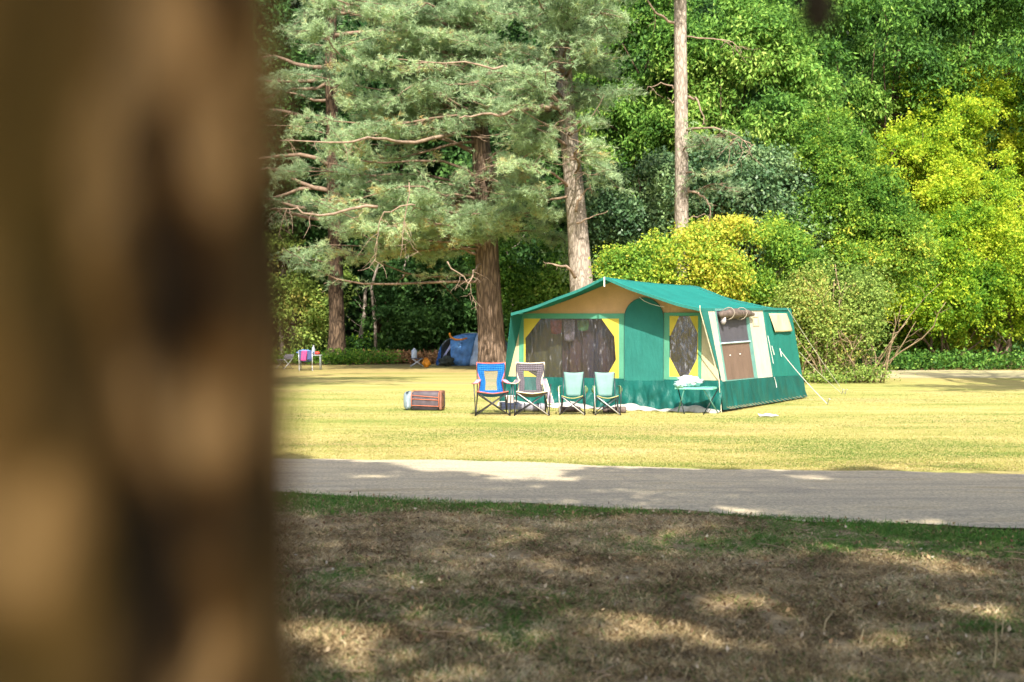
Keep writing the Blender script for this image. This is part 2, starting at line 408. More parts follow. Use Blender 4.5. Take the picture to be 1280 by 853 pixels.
# ------------------------------------------------------------------ pines
LIMBM = plain('limb_mat', (.20, .14, .10), .9, .45, 5)
def tufts(C, dirs, K, length, width, spread=1.1):
    """K thin needles fanning from each point along its twig direction"""
    n = len(C); c = np.repeat(C, K, 0); d = np.repeat(dirs, K, 0)
    ax = unit(d*.8+RS.normal(size=c.shape)*spread*.6); sd = unit(np.cross(ax, RS.normal(size=c.shape)))
    L = (length*RS.uniform(.6, 1.25, len(c)))[:, None]
    c = c-d*(RS.rand(len(c), 1)*length*.7)
    return np.stack([c-sd*width/2, c+sd*width/2, c+ax*L], 1)
def pine(name, label, trunk_px, base_r, targets, Y, bmat, ntuft_per=16, subs=9, K=12, needle=.17, nwidth=.022, dead=(), deadmat=DEADW,
         upper=None, top_r=.3, flare=1.3, limb_r=.09, group=None, tint=0.0, keep=None, limb_style=.12, start_band=(.1, .95)):
    """trunk_px: (px,py) up the trunk; targets: world points the limbs reach for"""
    pts = [W(x, y, Y) for x, y in trunk_px]; pts[0].z = -.05
    base = pts[0].copy()
    r = empty(name, (base.x, base.y, 0)); tag(r, label, 'tree', group)
    n = len(pts); rads = [base_r+(top_r-base_r)*(i/(n-1)) for i in range(n)]
    off = Vector((base.x, base.y, 0))
    trunk_mesh([p-off for p in pts], rads, 16, flare).build('trunk', bmat, r, smooth=True)
    def on_trunk(z):
        for i in range(n-1):
            if pts[i].z <= z <= pts[i+1].z:
                return pts[i].lerp(pts[i+1], (z-pts[i].z)/(pts[i+1].z-pts[i].z))
        return pts[-1].copy() if z > pts[-1].z else pts[0].copy()
    lb = MB(); TC = []; TD = []; TT = []
    for tg in targets:
        tg = Vector(tg); d = tg-on_trunk(tg.z); L = math.hypot(d.x, d.y)
        z0 = tg.z-random.uniform(-.12, .22)*L
        st = on_trunk(max(3.0, min(z0, pts[-1].z-.3)))
        lp = limb_pts(st-off, tg-off, .06, limb_style, 8)
        r0 = limb_r*min(1.3, .4+L/5)
        lb.tube(lp, [r0*(1-.85*j/8) for j in range(9)], 6)
        base_t = random.gauss(.46, .10)+tint
        for s in range(subs):
            t = random.uniform(.28, 1.0); k = min(7, int(t*8)); p0 = lp[k].lerp(lp[k+1], t*8-k)
            dirv = (lp[k+1]-lp[k]).normalized()
            a = random.uniform(0, 2*math.pi)
            side = Vector((math.cos(a), math.sin(a), random.uniform(-.35, .35)))
            sl_ = random.uniform(.5, 1.5)*(1.15-.35*t)
            e = p0+(dirv*.6+side).normalized()*sl_+Vector((0, 0, -.12*sl_))
            sp = limb_pts(p0, e, .1, .12, 4)
            lb.tube(sp, [.022, .018, .014, .01, .006], 4, cap=False)
            ct = base_t+random.gauss(0, .12)
            m_ = ntuft_per
            for q in range(m_):
                tt = random.uniform(.2, 1.05); kk = min(3, int(tt*4)); c = sp[kk].lerp(sp[kk+1], tt*4-kk)
                c = c+Vector((random.gauss(0, .15), random.gauss(0, .15), random.gauss(.0, .10)))
                dv = (e-p0).normalized()+Vector((random.gauss(0, .5), random.gauss(0, .5), random.gauss(.25, .3)))
                TC.append(c[:]); TD.append(dv.normalized()[:]); TT.append(ct+random.gauss(0, .12))
    TC = np.array(TC); TD = np.array(TD); TT = np.array(TT)
    if keep is not None:
        k_ = keep(TC+np.array([off.x, off.y, 0])); TC, TD, TT = TC[k_], TD[k_], TT[k_]
    lb.build('limbs', LIMBM, r, smooth=True)
    nd = tufts(TC, TD, K, needle, nwidth)
    np_mesh('needles', nd.reshape(-1, 3), 3, np.repeat(TT, K)+RS.normal(size=len(TT)*K)*.06, NEEDLE, r)
    if dead:
        for d_ in dead:
            db = MB()
            k0 = [W(x, y, Y+dy)-off for x, y, dy in d_['p']]; pl = []
            for i in range(len(k0)-1):                 # smooth the limb through its points and let it wander
                a0, a1, a2, a3 = k0[max(0, i-1)], k0[i], k0[i+1], k0[min(len(k0)-1, i+2)]
                for h in range(4):
                    t = h/4; pl.append(.5*(2*a1+(a2-a0)*t+(2*a0-5*a1+4*a2-a3)*t*t+(3*a1-a0-3*a2+a3)*t**3)+Vector((random.gauss(0, .03), 0, random.gauss(0, .04))))
            pl.append(k0[-1])
            rr = d_.get('r', .05)*.85; m_ = len(pl)
            db.tube(pl, [rr*(1-.8*i/(m_-1)) for i in range(m_)], 6)
            for q in range(d_.get('tw', 4)):
                t = random.uniform(.35, 1)*(m_-1); k = min(m_-2, int(t)); p0 = pl[k].lerp(pl[k+1], t-k)
                L = random.uniform(.4, 1.1)*d_.get('tl', 1)
                e = p0+Vector((random.uniform(-.7, .7), random.uniform(-.4, .4), random.uniform(-1, .2))).normalized()*L
                sp = limb_pts(p0, e, .15, .15, 4); db.tube(sp, [.016, .013, .011, .008, .004], 4, cap=False)
                for h in range(2):
                    q0 = sp[random.choice((1, 2, 3))]
                    e2 = q0+Vector((random.uniform(-1, 1), random.uniform(-.5, .5), random.uniform(-1, .1))).normalized()*L*.45
                    db.tube(limb_pts(q0, e2, .1, .1, 3), [.009, .007, .005, .003], 3, cap=False)
            db.build('bare_branch', deadmat, r, smooth=True)
    return r
def trunk_and_sun_gaps(P):
    px = 640+P[:, 0]/P[:, 1]*F; py = YH-(P[:, 2]-H)/P[:, 1]*F
    t2 = np.interp(py, [0, 30, 110, 200, 300, 350], [698, 700, 706, 714, 724, 727])
    k = np.ones(len(P), bool); r = RS.rand(len(P))
    k &= ~((np.abs(px-t2) < 17) & (py > 50) & (P[:, 1] < 44) & (r < np.where(py > 150, .95, .72)))
    k &= ~((((px-602)/20)**2+((py-205)/48)**2 < 1) & (P[:, 1] < 48) & (r < .95))
    k &= ~((py > 345) & (r < .8))
    fx = P[:, 0]-math.tan(SUN_AZ)*P[:, 2]/math.tan(SUN_EL); fy = P[:, 1]+P[:, 2]/math.tan(SUN_EL)
    k &= ~((((fx+2.3)/2.3)**2+((fy-54.8)/3.4)**2 < 1) & (r < .55))  # needles left out so sun reaches the blue tent
    return k
def targets_in(ells, n, Y, dy=4.5):
    out = []
    ws = [a*b for _, _, a, b in ells]
    while len(out) < n:
        e = random.choices(ells, ws)[0]
        a = random.uniform(0, 2*math.pi); q = math.sqrt(random.random())
        y = Y+random.uniform(-dy, dy*.5)
        out.append(W(e[0]+e[2]*q*math.cos(a), e[1]+e[3]*q*math.sin(a), Y)+Vector((0, y-Y, 0)))
    return out

T1 = targets_in([(430, 60, 110, 90), (400, 300, 60, 40), (700, 250, 50, 45), (560, 60, 110, 80), (420, 190, 90, 70), (560, 250, 110, 62), (450, 285, 85, 45), (640, 265, 60, 42), (520, 140, 120, 60), (380, -60, 200, 60), (600, -50, 150, 60)], 120, 47)
T1 += [W(x, y, 47)+Vector((0, -random.uniform(1, 3), 0)) for x, y in ((575, 20), (625, 30), (600, 70), (590, 110), (625, 110), (565, 150), (640, 150), (600, 262), (585, 290), (630, 285), (600, 10), (560, 90))]
pine('pine_tree', 'thick trunked scots pine left of the green tent, bluish crown hanging low', [(616, 463), (612, 380), (609, 300), (603, 200), (598, 150), (596, 40), (600, -60), (604, -150)],
     .56, T1, 47, BARK_P, upper=BARK_O, top_r=.2, flare=1.2, ntuft_per=24, subs=12, K=13, needle=.20, nwidth=.021, limb_r=.05, keep=trunk_and_sun_gaps, group='tall pines behind the tents', tint=.12,
     dead=[{'p': [(606, 225, -.5), (640, 205, -2), (668, 192, -4), (700, 188, -5)], 'r': .08, 'tw': 5},
           {'p': [(606, 215, -.5), (622, 190, -2), (640, 178, -3)], 'r': .06, 'tw': 3},
           {'p': [(600, 330, -.8), (590, 345, -3), (582, 362, -4)], 'r': .06, 'tw': 3},
           {'p': [(470, 260, -5), (400, 268, -6), (365, 262, -6), (338, 262, -6)], 'r': .07, 'tw': 6},
           {'p': [(520, 255, -5), (480, 268, -5), (472, 300, -5), (468, 330, -5)], 'r': .035, 'tw': 5},
           {'p': [(560, 330, -5), (585, 352, -5), (592, 372, -5)], 'r': .03, 'tw': 4},
           {'p': [(512, 230, -5), (504, 290, -5), (500, 325, -5)], 'r': .03, 'tw': 4},
           {'p': [(600, 160, -.5), (520, 178, -3), (470, 172, -5), (430, 178, -6), (350, 176, -6)], 'r': .1, 'tw': 8, 'tl': .8}])
T2 = targets_in([(700, 60, 80, 70), (740, 110, 48, 70), (690, 170, 60, 50), (660, 220, 60, 40), (700, 10, 90, 40), (700, -60, 120, 50), (600, 130, 60, 40), (735, 210, 30, 30), (660, 100, 60, 60)], 62, 43)
pine('pine_tree', 'pale barked leaning pine rising straight behind the tent ridge', [(734, 470), (727, 350), (724, 300), (714, 200), (706, 110), (700, 30), (696, -60), (694, -140)],
     .46, T2, 43, BARK_G, upper=BARK_O, top_r=.19, ntuft_per=21, subs=10, K=15, needle=.19, nwidth=.021, limb_r=.045, keep=trunk_and_sun_gaps, group='tall pines behind the tents', tint=.08,
     dead=[{'p': [(706, 136, -.5), (690, 133, -1.5), (665, 135, -2.5), (640, 141, -3.5), (605, 144, -4), (575, 148, -5)], 'r': .13, 'tw': 4, 'tl': .5},
           {'p': [(704, 88, -.5), (660, 88, -2), (600, 82, -3), (520, 80, -4)], 'r': .09, 'tw': 5, 'tl': .6},
           {'p': [(720, 345, -.6), (708, 333, -1), (684, 329, -1)], 'r': .09, 'tw': 3, 'tl': .6},
           {'p': [(722, 280, -.6), (731, 275, -1), (760, 264, -1.2)], 'r': .05, 'tw': 1, 'tl': .5},
           {'p': [(720, 265, -.6), (724, 250, -.8), (732, 240, -.8), (738, 228, -1)], 'r': .08, 'tw': 2, 'tl': .5},
           {'p': [(712, 170, -.6), (735, 150, -1.6), (760, 112, -2)], 'r': .05, 'tw': 3, 'tl': .7},
           {'p': [(704, 40, -.6), (720, 12, -1), (745, 5, -1)], 'r': .05, 'tw': 2}])
T3 = targets_in([(850, -70, 130, 45), (900, -30, 60, 18), (800, -40, 60, 30)], 20, 40, 3) + [W(905, 215, 38.5), W(890, 175, 38.2), W(925, 235, 38.4), W(905, 165, 39)]
pine('pine_tree', 'slim straight grey pine trunk between the tent roof and the leafy trees', [(852, 470), (852, 300), (851, 150), (850, 30), (850, -60), (850, -110)],
     .245, T3, 40, BARK_G, top_r=.2, ntuft_per=11, subs=8, limb_r=.045, flare=1.2, group='tall pines behind the tents', tint=-.1,
     dead=[{'p': [(859, 164, -.3), (885, 160, -.6), (910, 165, -.8), (930, 178, -1), (943, 181, -1)], 'r': .05, 'tw': 9, 'tl': 1.2},
           {'p': [(858, 121, -.3), (870, 125, -.5), (878, 143, -.6), (880, 150, -.6)], 'r': .06, 'tw': 2, 'tl': .5},
           {'p': [(859, 47, -.3), (890, 49, -.5), (915, 55, -.6), (932, 63, -.6)], 'r': .035, 'tw': 5},
           {'p': [(842, 110, -.3), (826, 106, -.4), (808, 114, -.5)], 'r': .035, 'tw': 1, 'tl': .5},
           {'p': [(842, 130, -.3), (834, 122, -.4)], 'r': .025, 'tw': 0},
           {'p': [(859, 237, -.3), (876, 245, -.4), (887, 258, -.5), (888, 273, -.5)], 'r': .06, 'tw': 1, 'tl': .4},
           {'p': [(860, 274, -.3), (874, 270, -.4), (886, 269, -.4)], 'r': .03, 'tw': 0},
           {'p': [(842, 30, -.3), (815, 10, -.5), (800, -20, -.6)], 'r': .06, 'tw': 3}])
T4 = targets_in([(380, 110, 90, 100), (400, 235, 75, 60), (350, 330, 50, 40), (470, 20, 120, 60), (300, 180, 60, 140)], 40, 59, 4)
pine('pine_tree', 'dark pine with flared roots beyond the lawn at the left', [(421, 454), (421, 400), (419, 330), (416, 200), (414, 60), (414, -60)],
     .42, T4, 58, BARK_D, upper=BARK_P, top_r=.25, flare=1.9, ntuft_per=14, subs=9, K=10, needle=.22, nwidth=.03, limb_r=.09, group='tall pines behind the tents', tint=-.12)
# a pine mostly hidden behind the near trunk; its high crown shades the far lawn
T5 = [Vector((random.uniform(-12, -1.2), random.uniform(18.5, 27), random.uniform(11, 17))) for i in range(72)]
pine('pine_tree', 'pine standing out of view beside the near trunk', [(100, 520), (98, 300), (96, 100), (94, -200), (92, -500)], .3, T5, 21.5, BARK_P, top_r=.15,
     ntuft_per=9, subs=9, K=8, needle=.24, nwidth=.05, group='tall pines behind the tents')

T6 = [Vector((random.uniform(-15, -7.5), random.uniform(28, 37), random.uniform(12.8, 17.5))) for i in range(46)]
pine('pine_tree', 'second pine standing out of view behind the near trunk', [(60, 500), (60, 300), (60, 100), (60, -200)], .3, T6, 32, BARK_P, top_r=.15,
     ntuft_per=9, subs=9, K=8, needle=.24, nwidth=.05, group='tall pines behind the tents')

T7 = [Vector((random.uniform(11.5, 19), random.uniform(19.5, 24), random.uniform(9, 12.5))) for i in range(40)]+[Vector((random.uniform(15, 24), random.uniform(29, 34), random.uniform(11.5, 14.5))) for i in range(24)]
pine('pine_tree', 'pine standing out of view beyond the right edge', [(1640, 510), (1640, 300), (1640, 100), (1640, -150)], .3, T7, 22, BARK_P, top_r=.15,
     ntuft_per=10, subs=9, K=8, needle=.24, nwidth=.05, group='tall pines behind the tents')

# ------------------------------------------------------------------ the wood edge behind the tents
def tint_waves(side=1): return lambda p: .05*np.sin(p[:, 0]*1.3+p[:, 2])+.08*np.sin(p[:, 2]*1.9+p[:, 1])  # mild waves of leaf tint through a crown
wood = [
 ('chestnut_tree', 'broadleaf tree with big drooping leaves right of the slim grey pine', [(900, 60, 90, 80), (960, 130, 80, 70, -1), (880, 150, 60, 60)], 50, GREEN, 2300, .21, .50),
 ('chestnut_tree', 'broadleaf tree at the top right, above the yellow tree', [(1110, 40, 110, 70), (1220, 60, 90, 90, 1), (1040, 90, 70, 60)], 52, GREEN, 2300, .21, .44),
 ('chestnut_tree', 'broadleaf tree seen between the leaning pine and the slim grey pine', [(800, 60, 70, 90), (790, 170, 50, 60, -.5), (830, 110, 50, 60)], 52, GREEN, 1500, .21, .38),
 ('holly_tree', 'dark glossy evergreen shrub right of the slim pine, above the yellow bushes', [(955, 240, 75, 55), (990, 290, 40, 50), (900, 225, 50, 45)], 44, HOLLY, 1150, .15, .5),
 ('holly_tree', 'dark glossy evergreen between the two pale pine trunks', [(790, 255, 65, 50), (770, 310, 60, 45), (825, 290, 40, 55)], 46, HOLLY, 1150, .16, .55),
 ('yellow_tree', 'bright yellow green tree at the right edge', [(1165, 145, 72, 72), (1225, 235, 85, 90), (1135, 225, 60, 75, -2.5), (1255, 150, 50, 60), (1190, 300, 90, 50)], 53, YELL, 3300, .125, .62),
 ('hazel_tree', 'mid green leafy tree left of the bright yellow tree', [(1050, 235, 52, 62), (1015, 300, 60, 58), (1085, 300, 55, 58), (1040, 175, 40, 36), (1040, 345, 70, 35)], 44, YGRN, 2400, .11, .30),
 ('yellow_bush', 'wide yellowing bush behind the tent roof', [(855, 330, 70, 42), (930, 322, 62, 50), (790, 345, 45, 32), (900, 385, 100, 40), (985, 345, 45, 40), (895, 305, 35, 28)], 36, YGRN, 2100, .10, .60),
 ('yellow_bush', 'yellow leafed bush at the right, above the dark hollow', [(1185, 335, 95, 60), (1255, 310, 70, 75), (1110, 350, 65, 50), (1215, 385, 90, 32), (1080, 330, 40, 34)], 49, YELL, 3300, .12, .40),
 ('hazel_bush', 'green bush low at the right over the far path', [(1160, 405, 50, 36), (1240, 395, 45, 25), (1115, 400, 30, 40), (1200, 375, 60, 30)], 51, YGRN, 1500, .14, .36),
 ('thorn_bush', 'scrubby olive bush with bare tan stems beside the tent', [(1035, 368, 50, 36), (1030, 415, 28, 34), (1072, 405, 22, 34), (1002, 385, 24, 36), (1068, 362, 34, 24)], 35, OLIVE, 820, .085, .5),
 ('leafy_tree', 'green bush between the thick pine and the tent roof', [(665, 360, 50, 36), (690, 390, 40, 40), (650, 320, 50, 40)], 53, GREEN, 800, .17, .45),
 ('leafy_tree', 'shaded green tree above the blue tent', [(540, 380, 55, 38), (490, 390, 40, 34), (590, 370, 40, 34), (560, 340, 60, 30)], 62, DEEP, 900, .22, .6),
 ('leafy_tree', 'pale leafed sapling at the far left behind the folding chairs', [(375, 395, 32, 36), (400, 360, 35, 40), (350, 330, 35, 40)], 60, OLIVE, 420, .18, .3),
]
for nm, lab, items, Y, mat_, ncl, size, t0 in wood:
    L = lobes_px(items, Y); c0 = W(items[0][0], 455, Y)
    small = size < .14
    broad_tree(nm, lab, 'bush' if 'bush' in nm else 'tree', L, ncl, 44 if small else 30, size, mat_, (c0.x, Y+.6), .16 if small else .24,
               bmat=TWIG if nm in ('thorn_bush',) else (TWIGD if small else BARK_D), twigs=26 if nm == 'thorn_bush' else 12,
               spread=(.5 if nm == 'thorn_bush' else .38) if small else .55, tint0=t0, tvar=.42 if mat_ in (YELL, YGRN, OLIVE) else .34, down=.7 if nm == 'chestnut_tree' else .3,
               width=.4 if nm == 'chestnut_tree' else .6, extra=tint_waves(), trunk='bush' not in nm)

# deeper trees (own crowns and trunks) that close the gaps
deep = [(360, 150, 120, 150, 66), (500, 80, 120, 120, 70), (470, 300, 90, 70, 68), (640, 80, 120, 130, 68), (640, 270, 90, 80, 66), (760, 60, 90, 120, 66), (760, 330, 90, 60, 60),
        (880, 100, 120, 110, 64), (1010, 60, 110, 110, 66), (1010, 230, 110, 100, 60), (1150, 120, 110, 120, 66), (1260, 60, 100, 120, 68), (1270, 280, 90, 110, 60), (250, 200, 100, 200, 66), (1130, 330, 80, 80, 58)]
nmz = ['behind the leftmost pine', 'high behind the thick pine crown', 'low and dark above the blue tent', 'behind the leaning pine crown', 'in the gap right of the thick pine trunk', 'high between the two pale pines',
       'low behind the tent ridge', 'behind the slim grey pine top', 'high in the middle of the right half', 'behind the glossy evergreen', 'behind the top of the yellow tree', 'in the top right corner',
       'right edge, behind the yellow bush', 'hidden beyond the near trunk', 'behind the mid green leafy tree']
for (px, py, a, b, Y), ww in zip(deep, nmz):
    L = lobes_px([(px, py, a, b), (px+a*.5, py-b*.3, a*.6, b*.6), (px-a*.5, py+b*.3, a*.6, b*.6)], Y)
    c0 = W(px, 450, Y)
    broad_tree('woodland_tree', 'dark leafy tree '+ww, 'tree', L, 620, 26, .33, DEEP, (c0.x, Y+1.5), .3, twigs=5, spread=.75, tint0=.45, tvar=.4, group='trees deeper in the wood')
# bare stems one can tell apart in the dark
stems = [(352, 60, .12), (366, 63, .09), (449, 66, .16), (470, 62, .10), (488, 68, .2), (508, 64, .07), (560, 66, .14), (640, 60, .10), (1163, 49, .06), (1258, 49, .09), (1140, 52, .05)]
sl_lab = ['leftmost thin stem by the near trunk', 'thin crooked stem behind the far folding chairs', 'stem right of the flared pine', 'pale thin stem left of the ferny clearing', 'thick dark trunk deep in the wood',
          'thin sapling stem behind the camp table', 'stem rising behind the blue tent', 'stem between the thick pine and the tent', 'paired tan stem under the right bushes', 'stem in the dark hollow at the right', 'thin stem left of the paired tan stem']
for (px, Y, rr), lb_ in zip(stems, sl_lab):
    b0 = W(px, 450, Y); off = Vector((b0.x, b0.y, 0)); o = empty('tree_stem', off); tag(o, lb_+' under the leaves', 'tree stem', 'bare stems under the trees')
    hh = random.uniform(4, 7) if Y > 55 else 2.6
    pts = [Vector((0, 0, -.05)), Vector((random.uniform(-.1, .1), 0, hh*.3)), Vector((random.uniform(-.3, .3), 0, hh*.65)), Vector((random.uniform(-.5, .5), 0, hh))]
    trunk_mesh(pts, [rr, rr*.85, rr*.7, rr*.5], 8, 1.5).build('trunk', BARK_P if Y < 55 else BARK_G, o, smooth=True)
    b = MB()
    for q in range(4):
        s_ = pts[1].lerp(pts[3], random.random()); b.tube(limb_pts(s_, s_+Vector((random.uniform(-1, 1), random.uniform(-.4, .2), random.uniform(-.2, 1)))*1.2, .05, .12, 4), [.03, .025, .02, .014, .006], 4)
    b.build('branches', BARK_G, o, smooth=True)
# far woodland that reads as one mass
n = 110000
px_ = RS.uniform(-60, 60, n); pz_ = 30*RS.rand(n)**.9; py_ = 74+5*RS.rand(n)+3*np.sin(px_*.35)+2*np.sin(pz_*.7+px_*.2)
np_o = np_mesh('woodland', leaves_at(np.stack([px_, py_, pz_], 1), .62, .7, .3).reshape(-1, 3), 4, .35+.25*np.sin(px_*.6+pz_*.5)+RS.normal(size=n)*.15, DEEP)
tag(np_o, 'dense dark woodland closing the view behind all the trees', 'woodland', kind='stuff')

BRACK = leaf_mat('bracken_mat', [(0, (.10, .05, .025)), (.5, (.30, .16, .07)), (1, (.52, .32, .16))], .2)
# undergrowth
def patch(name, label, rects, n, size, mat_, t0, hmax, ex=1.5, tv=.25):
    P = []
    for x0, x1, y0, y1 in rects:
        k = n//len(rects); cx = RS.uniform(x0, x1, 120); cy_ = RS.uniform(y0, y1, 120); hh = RS.uniform(.3, 1, 120)*hmax
        i = RS.randint(0, 120, k); P.append(np.stack([cx[i]+RS.normal(size=k)*.3, cy_[i]+RS.normal(size=k)*.25, .04+hh[i]*RS.rand(k)**.6], 1))
    P = np.concatenate(P)
    o = np_mesh(name, leaves_at(P, size, .6, .1, 1).reshape(-1, 3), 4, t0+RS.normal(size=len(P))*tv, mat_)
    return tag(o, label, 'undergrowth', kind='stuff')
patch('undergrowth', 'low nettles and brambles under the bushes at the right', [(14.5, 19.5, 47.2, 48.8), (19.5, 25, 47.5, 49.5), (13, 17, 46.8, 48)], 7500, .15, GREEN, .30, .85)
patch('undergrowth', 'brambles and ferns round the roots of the flared pine', [(-8.6, -5.6, 56.5, 59), (-12.5, -9.8, 56, 58.5), (-9.2, -7, 55.5, 57)], 4200, .14, YGRN, .25, .8)
patch('undergrowth', 'sunlit low plants in the clearing behind the blue tent', [(-10, -3, 63, 68)], 7000, .2, YELL, .15, 1.6)
patch('undergrowth', 'dark low plants along the wood edge', [(-14, 2, 60, 66)], 9000, .2, DEEP, .45, 1.5)
patch('undergrowth', 'twiggy weeds at the foot of the scrubby bush beside the tent', [(8.5, 10.9, 33.6, 35.6)], 3200, .08, OLIVE, .45, .6)
patch('undergrowth', 'russet dead bracken at the left wood edge', [(-9.5, -3.4, 58.2, 62)], 8000, .16, BRACK, .6, .6)
# bare tan stems of the scrubby bush
b0 = W(1055, 470, 34.6); o = [q for q in bpy.data.objects if q.name == 'thorn_bush'][0]
sb = MB()
for q in range(58):
    a = Vector((random.uniform(-1.1, 1.5), random.uniform(-1.3, .1), 0)); d = Vector((random.uniform(-.7, .7), random.uniform(-.7, .1), random.uniform(.6, 1.2)))
    L = random.uniform(1.3, 3.1); pl = limb_pts(a, a+d*L, .0, .13, 6); r0 = random.uniform(.012, .032)
    sb.tube(pl, [r0*(1-.75*j/6) for j in range(7)], 5)
    for h in range(3):
        s_ = pl[random.randint(2, 5)]; sb.tube(limb_pts(s_, s_+Vector((random.uniform(-1, 1), random.uniform(-.6, .2), random.uniform(-.4, .9)))*.55, 0, .12, 3), [.009, .008, .006, .003], 4)
sb.build('bare_stems', TWIG, o, smooth=True)

# ------------------------------------------------------------------ shade trees behind the camera
tan_el = math.tan(SUN_EL); sx, sy = math.sin(SUN_AZ)/tan_el, -math.cos(SUN_AZ)/tan_el
def footprint(p): return p[:, 0]-sx*p[:, 2], p[:, 1]-sy*p[:, 2]
HOLES = [(450, 800, 150, 34), (820, 783, 200, 25), (900, 758, 100, 15), (1130, 705, 140, 22), (1060, 800, 200, 13), (1230, 760, 80, 16), (900, 718, 26, 4), (640, 675, 26, 4), (1150, 655, 150, 5), (960, 640, 60, 5), (1020, 599, 60, 4), (470, 598, 60, 4),
         (1230, 715, 50, 10), (560, 590, 60, 5), (860, 622, 70, 3), (700, 600, 70, 5)]
HW = []
for px, py, a, b in HOLES:
    c = G(px, py); e = G(px+a, py); f0 = G(px, py-b); f1 = G(px, py+b); HW.append((c.x, c.y, e.x-c.x, (f0.y-f1.y)/2))
HW += [(-.32, 1.50, .24, .20), (-.38, 2.05, .2, .17)]      # dapples that reach the near trunk
def lit_mask(p):
    x, y = footprint(p); ok = np.ones(len(p), bool)
    wob = .35*np.sin(x*2.1+y)+.25*np.sin(x*4.7-y*1.3)+.2*np.sin(x*9.1)
    edge = np.interp(x, [-12, -2.66, -1.64, -.64, .08, .81, 1.86, 3, 5.1, 14], [13.6, 13.3, 12.6, 11.7, 11.3, 11.8, 12.2, 12.1, 11.5, 9.5])
    ok &= y < edge+wob*.6
    for cx, cy_, a, b in HW:
        ok &= (((x-cx)/a)**2+((y-cy_)/b)**2) > (.75+.35*np.sin(x*7+y*5))**2
    return ok
shade_sites = [(-6.5, -7.5), (5.5, -9), (11.5, -4), (1.0, -14)]; shade_lobes = [[] for _ in shade_sites]
for q in range(228):
    gx_, gy_ = random.uniform(-8, 12), random.uniform(-1, 13.6); z = random.uniform(8.5, 13)
    x, y = gx_+sx*z, gy_+sy*z
    k = min(range(4), key=lambda m: (shade_sites[m][0]-x)**2+(shade_sites[m][1]-y)**2); shade_lobes[k].append((x, y, z))
for i, (tx, ty) in enumerate(shade_sites):
    Ls = shade_lobes[i]; n_ = len(Ls)
    lob = [(x, y, z, 1.3, 1.3, .55) for x, y, z in Ls]
    r = empty('shade_tree', (tx, ty, 0)); tag(r, 'tall tree standing behind the viewpoint, '+['to the left', 'to the right', 'far to the right', 'furthest back'][i], 'tree', 'trees behind the viewpoint')
    trunk_mesh([Vector((0, 0, -.05)), Vector((.1, 0, 5)), Vector((0, .2, 11.5))], [.3, .24, .1], 12, 1.4).build('trunk', BARK_P, r, smooth=True)
    b = MB()
    for x, y, z in Ls:
        b.tube(limb_pts((0, 0, min(z-1.5, 11)), (x-tx, y-ty, z), .03, .08, 6), [.06*(1-.85*j/6) for j in range(7)], 5)
    b.build('limbs', BARK_P, r)
    k = n_*520
    l = np.array(lob)[RS.randint(0, len(lob), k)]
    P = l[:, :3]+RS.normal(size=(k, 3))*l[:, 3:6]*.55
    P = P[lit_mask(P)]
    o = np_mesh('crown', leaves_at(P, .2, .7, .2).reshape(-1, 3), 4, .5+RS.normal(size=len(P))*.2, GREEN, r)
    o.data.transform(Matrix.Translation((-tx, -ty, 0)))

# ------------------------------------------------------------------ near trunk, strongly out of focus
ftr = empty('foreground_tree', (-.2268, .31, 0)); tag(ftr, 'broad brown tree trunk filling the left side, very close and out of focus', 'tree')
def fr_pt(u, v):
    a = 2*math.pi*u; z = -.05+3.4*v
    r = .160+.018*(1.5-z)
    r *= 1+.035*mn.noise(Vector((math.cos(a)*2.6, math.sin(a)*2.6, z*6)))+.03*mn.noise(Vector((math.cos(a)*7, math.sin(a)*7, z*11)))+.018*math.sin(3*a+z*2)+.012*math.sin(9*a+math.sin(z*5)*2)+.012*math.sin(17*a+z*7)+.01*math.sin(z*31+a*6)
    return (r*math.cos(a), r*math.sin(a), z)
fb = MB(); fb.grid(fr_pt, 96, 150)
FB, nt, p = base_mat('near_bark_mat')
n1 = noise(nt, 36, 1.5, .5, (1, 1, .62)); n2 = noise(nt, 60, 3, .6, (1, 1, .4)); n3 = noise(nt, 14, 2, .5, (1, 1, .3))
c = ramp(nt, n1, [(.43, (.002, .0015, .001)), (.49, (.014, .007, .002)), (.545, (.10, .048, .010)), (.62, (.42, .26, .11))])
c = mixc(nt, ramp(nt, n3, [(.45, (0, 0, 0)), (.62, (.8, .8, .8))]), c, (.075, .05, .009))
c = mixc(nt, .15, c, ramp(nt, n2, [(.4, (.02, .012, .006)), (.6, (.34, .20, .08))]))
nt.links.new(c, p.inputs['Base Color']); p.inputs['Roughness'].default_value = .9; p.inputs['Specular IOR Level'].default_value = .1
nt.links.new(bump(nt, n2, 1, .012), p.inputs['Normal'])
fb.build('trunk', FB, ftr, smooth=True)
# an over-hanging branch of the same tree ends in a drooping twig with a cone
bo = Vector((.2268, -.31, 0)); ob = MB(); pts = [bo+Vector(q) for q in ((-.14, .30, 1.92), (-.02, .42, 1.96), (.10, .54, 1.92), (.155, .60, 1.80), (.165, .62, 1.66), (.163, .62, 1.59))]
ob.tube(pts, [.014, .012, .010, .006, .004, .003], 8); ob.build('branch', BARK_P, ftr, smooth=True)
cb = MB(); c0 = bo+Vector((.163, .62, 1.574)); k_ = .33
cb.tube([c0+Vector((0, 0, z))*k_ for z in (.045, .03, 0, -.025, -.042)], [.010*k_, .022*k_, .027*k_, .02*k_, .004*k_], 12)
for k in range(40):
    a = k*2.4; z = .035-.07*k/40; rr = .026*math.sin(math.pi*(k+6)/50)+.004
    cb.box(c0+Vector((math.cos(a)*rr, math.sin(a)*rr, z))*k_, (.014*k_, .012*k_, .006*k_), Matrix.Rotation(a, 3, 'Z'))
cb.build('cone', plain('cone_mat', (.035, .03, .015), .8), ftr, smooth=False)
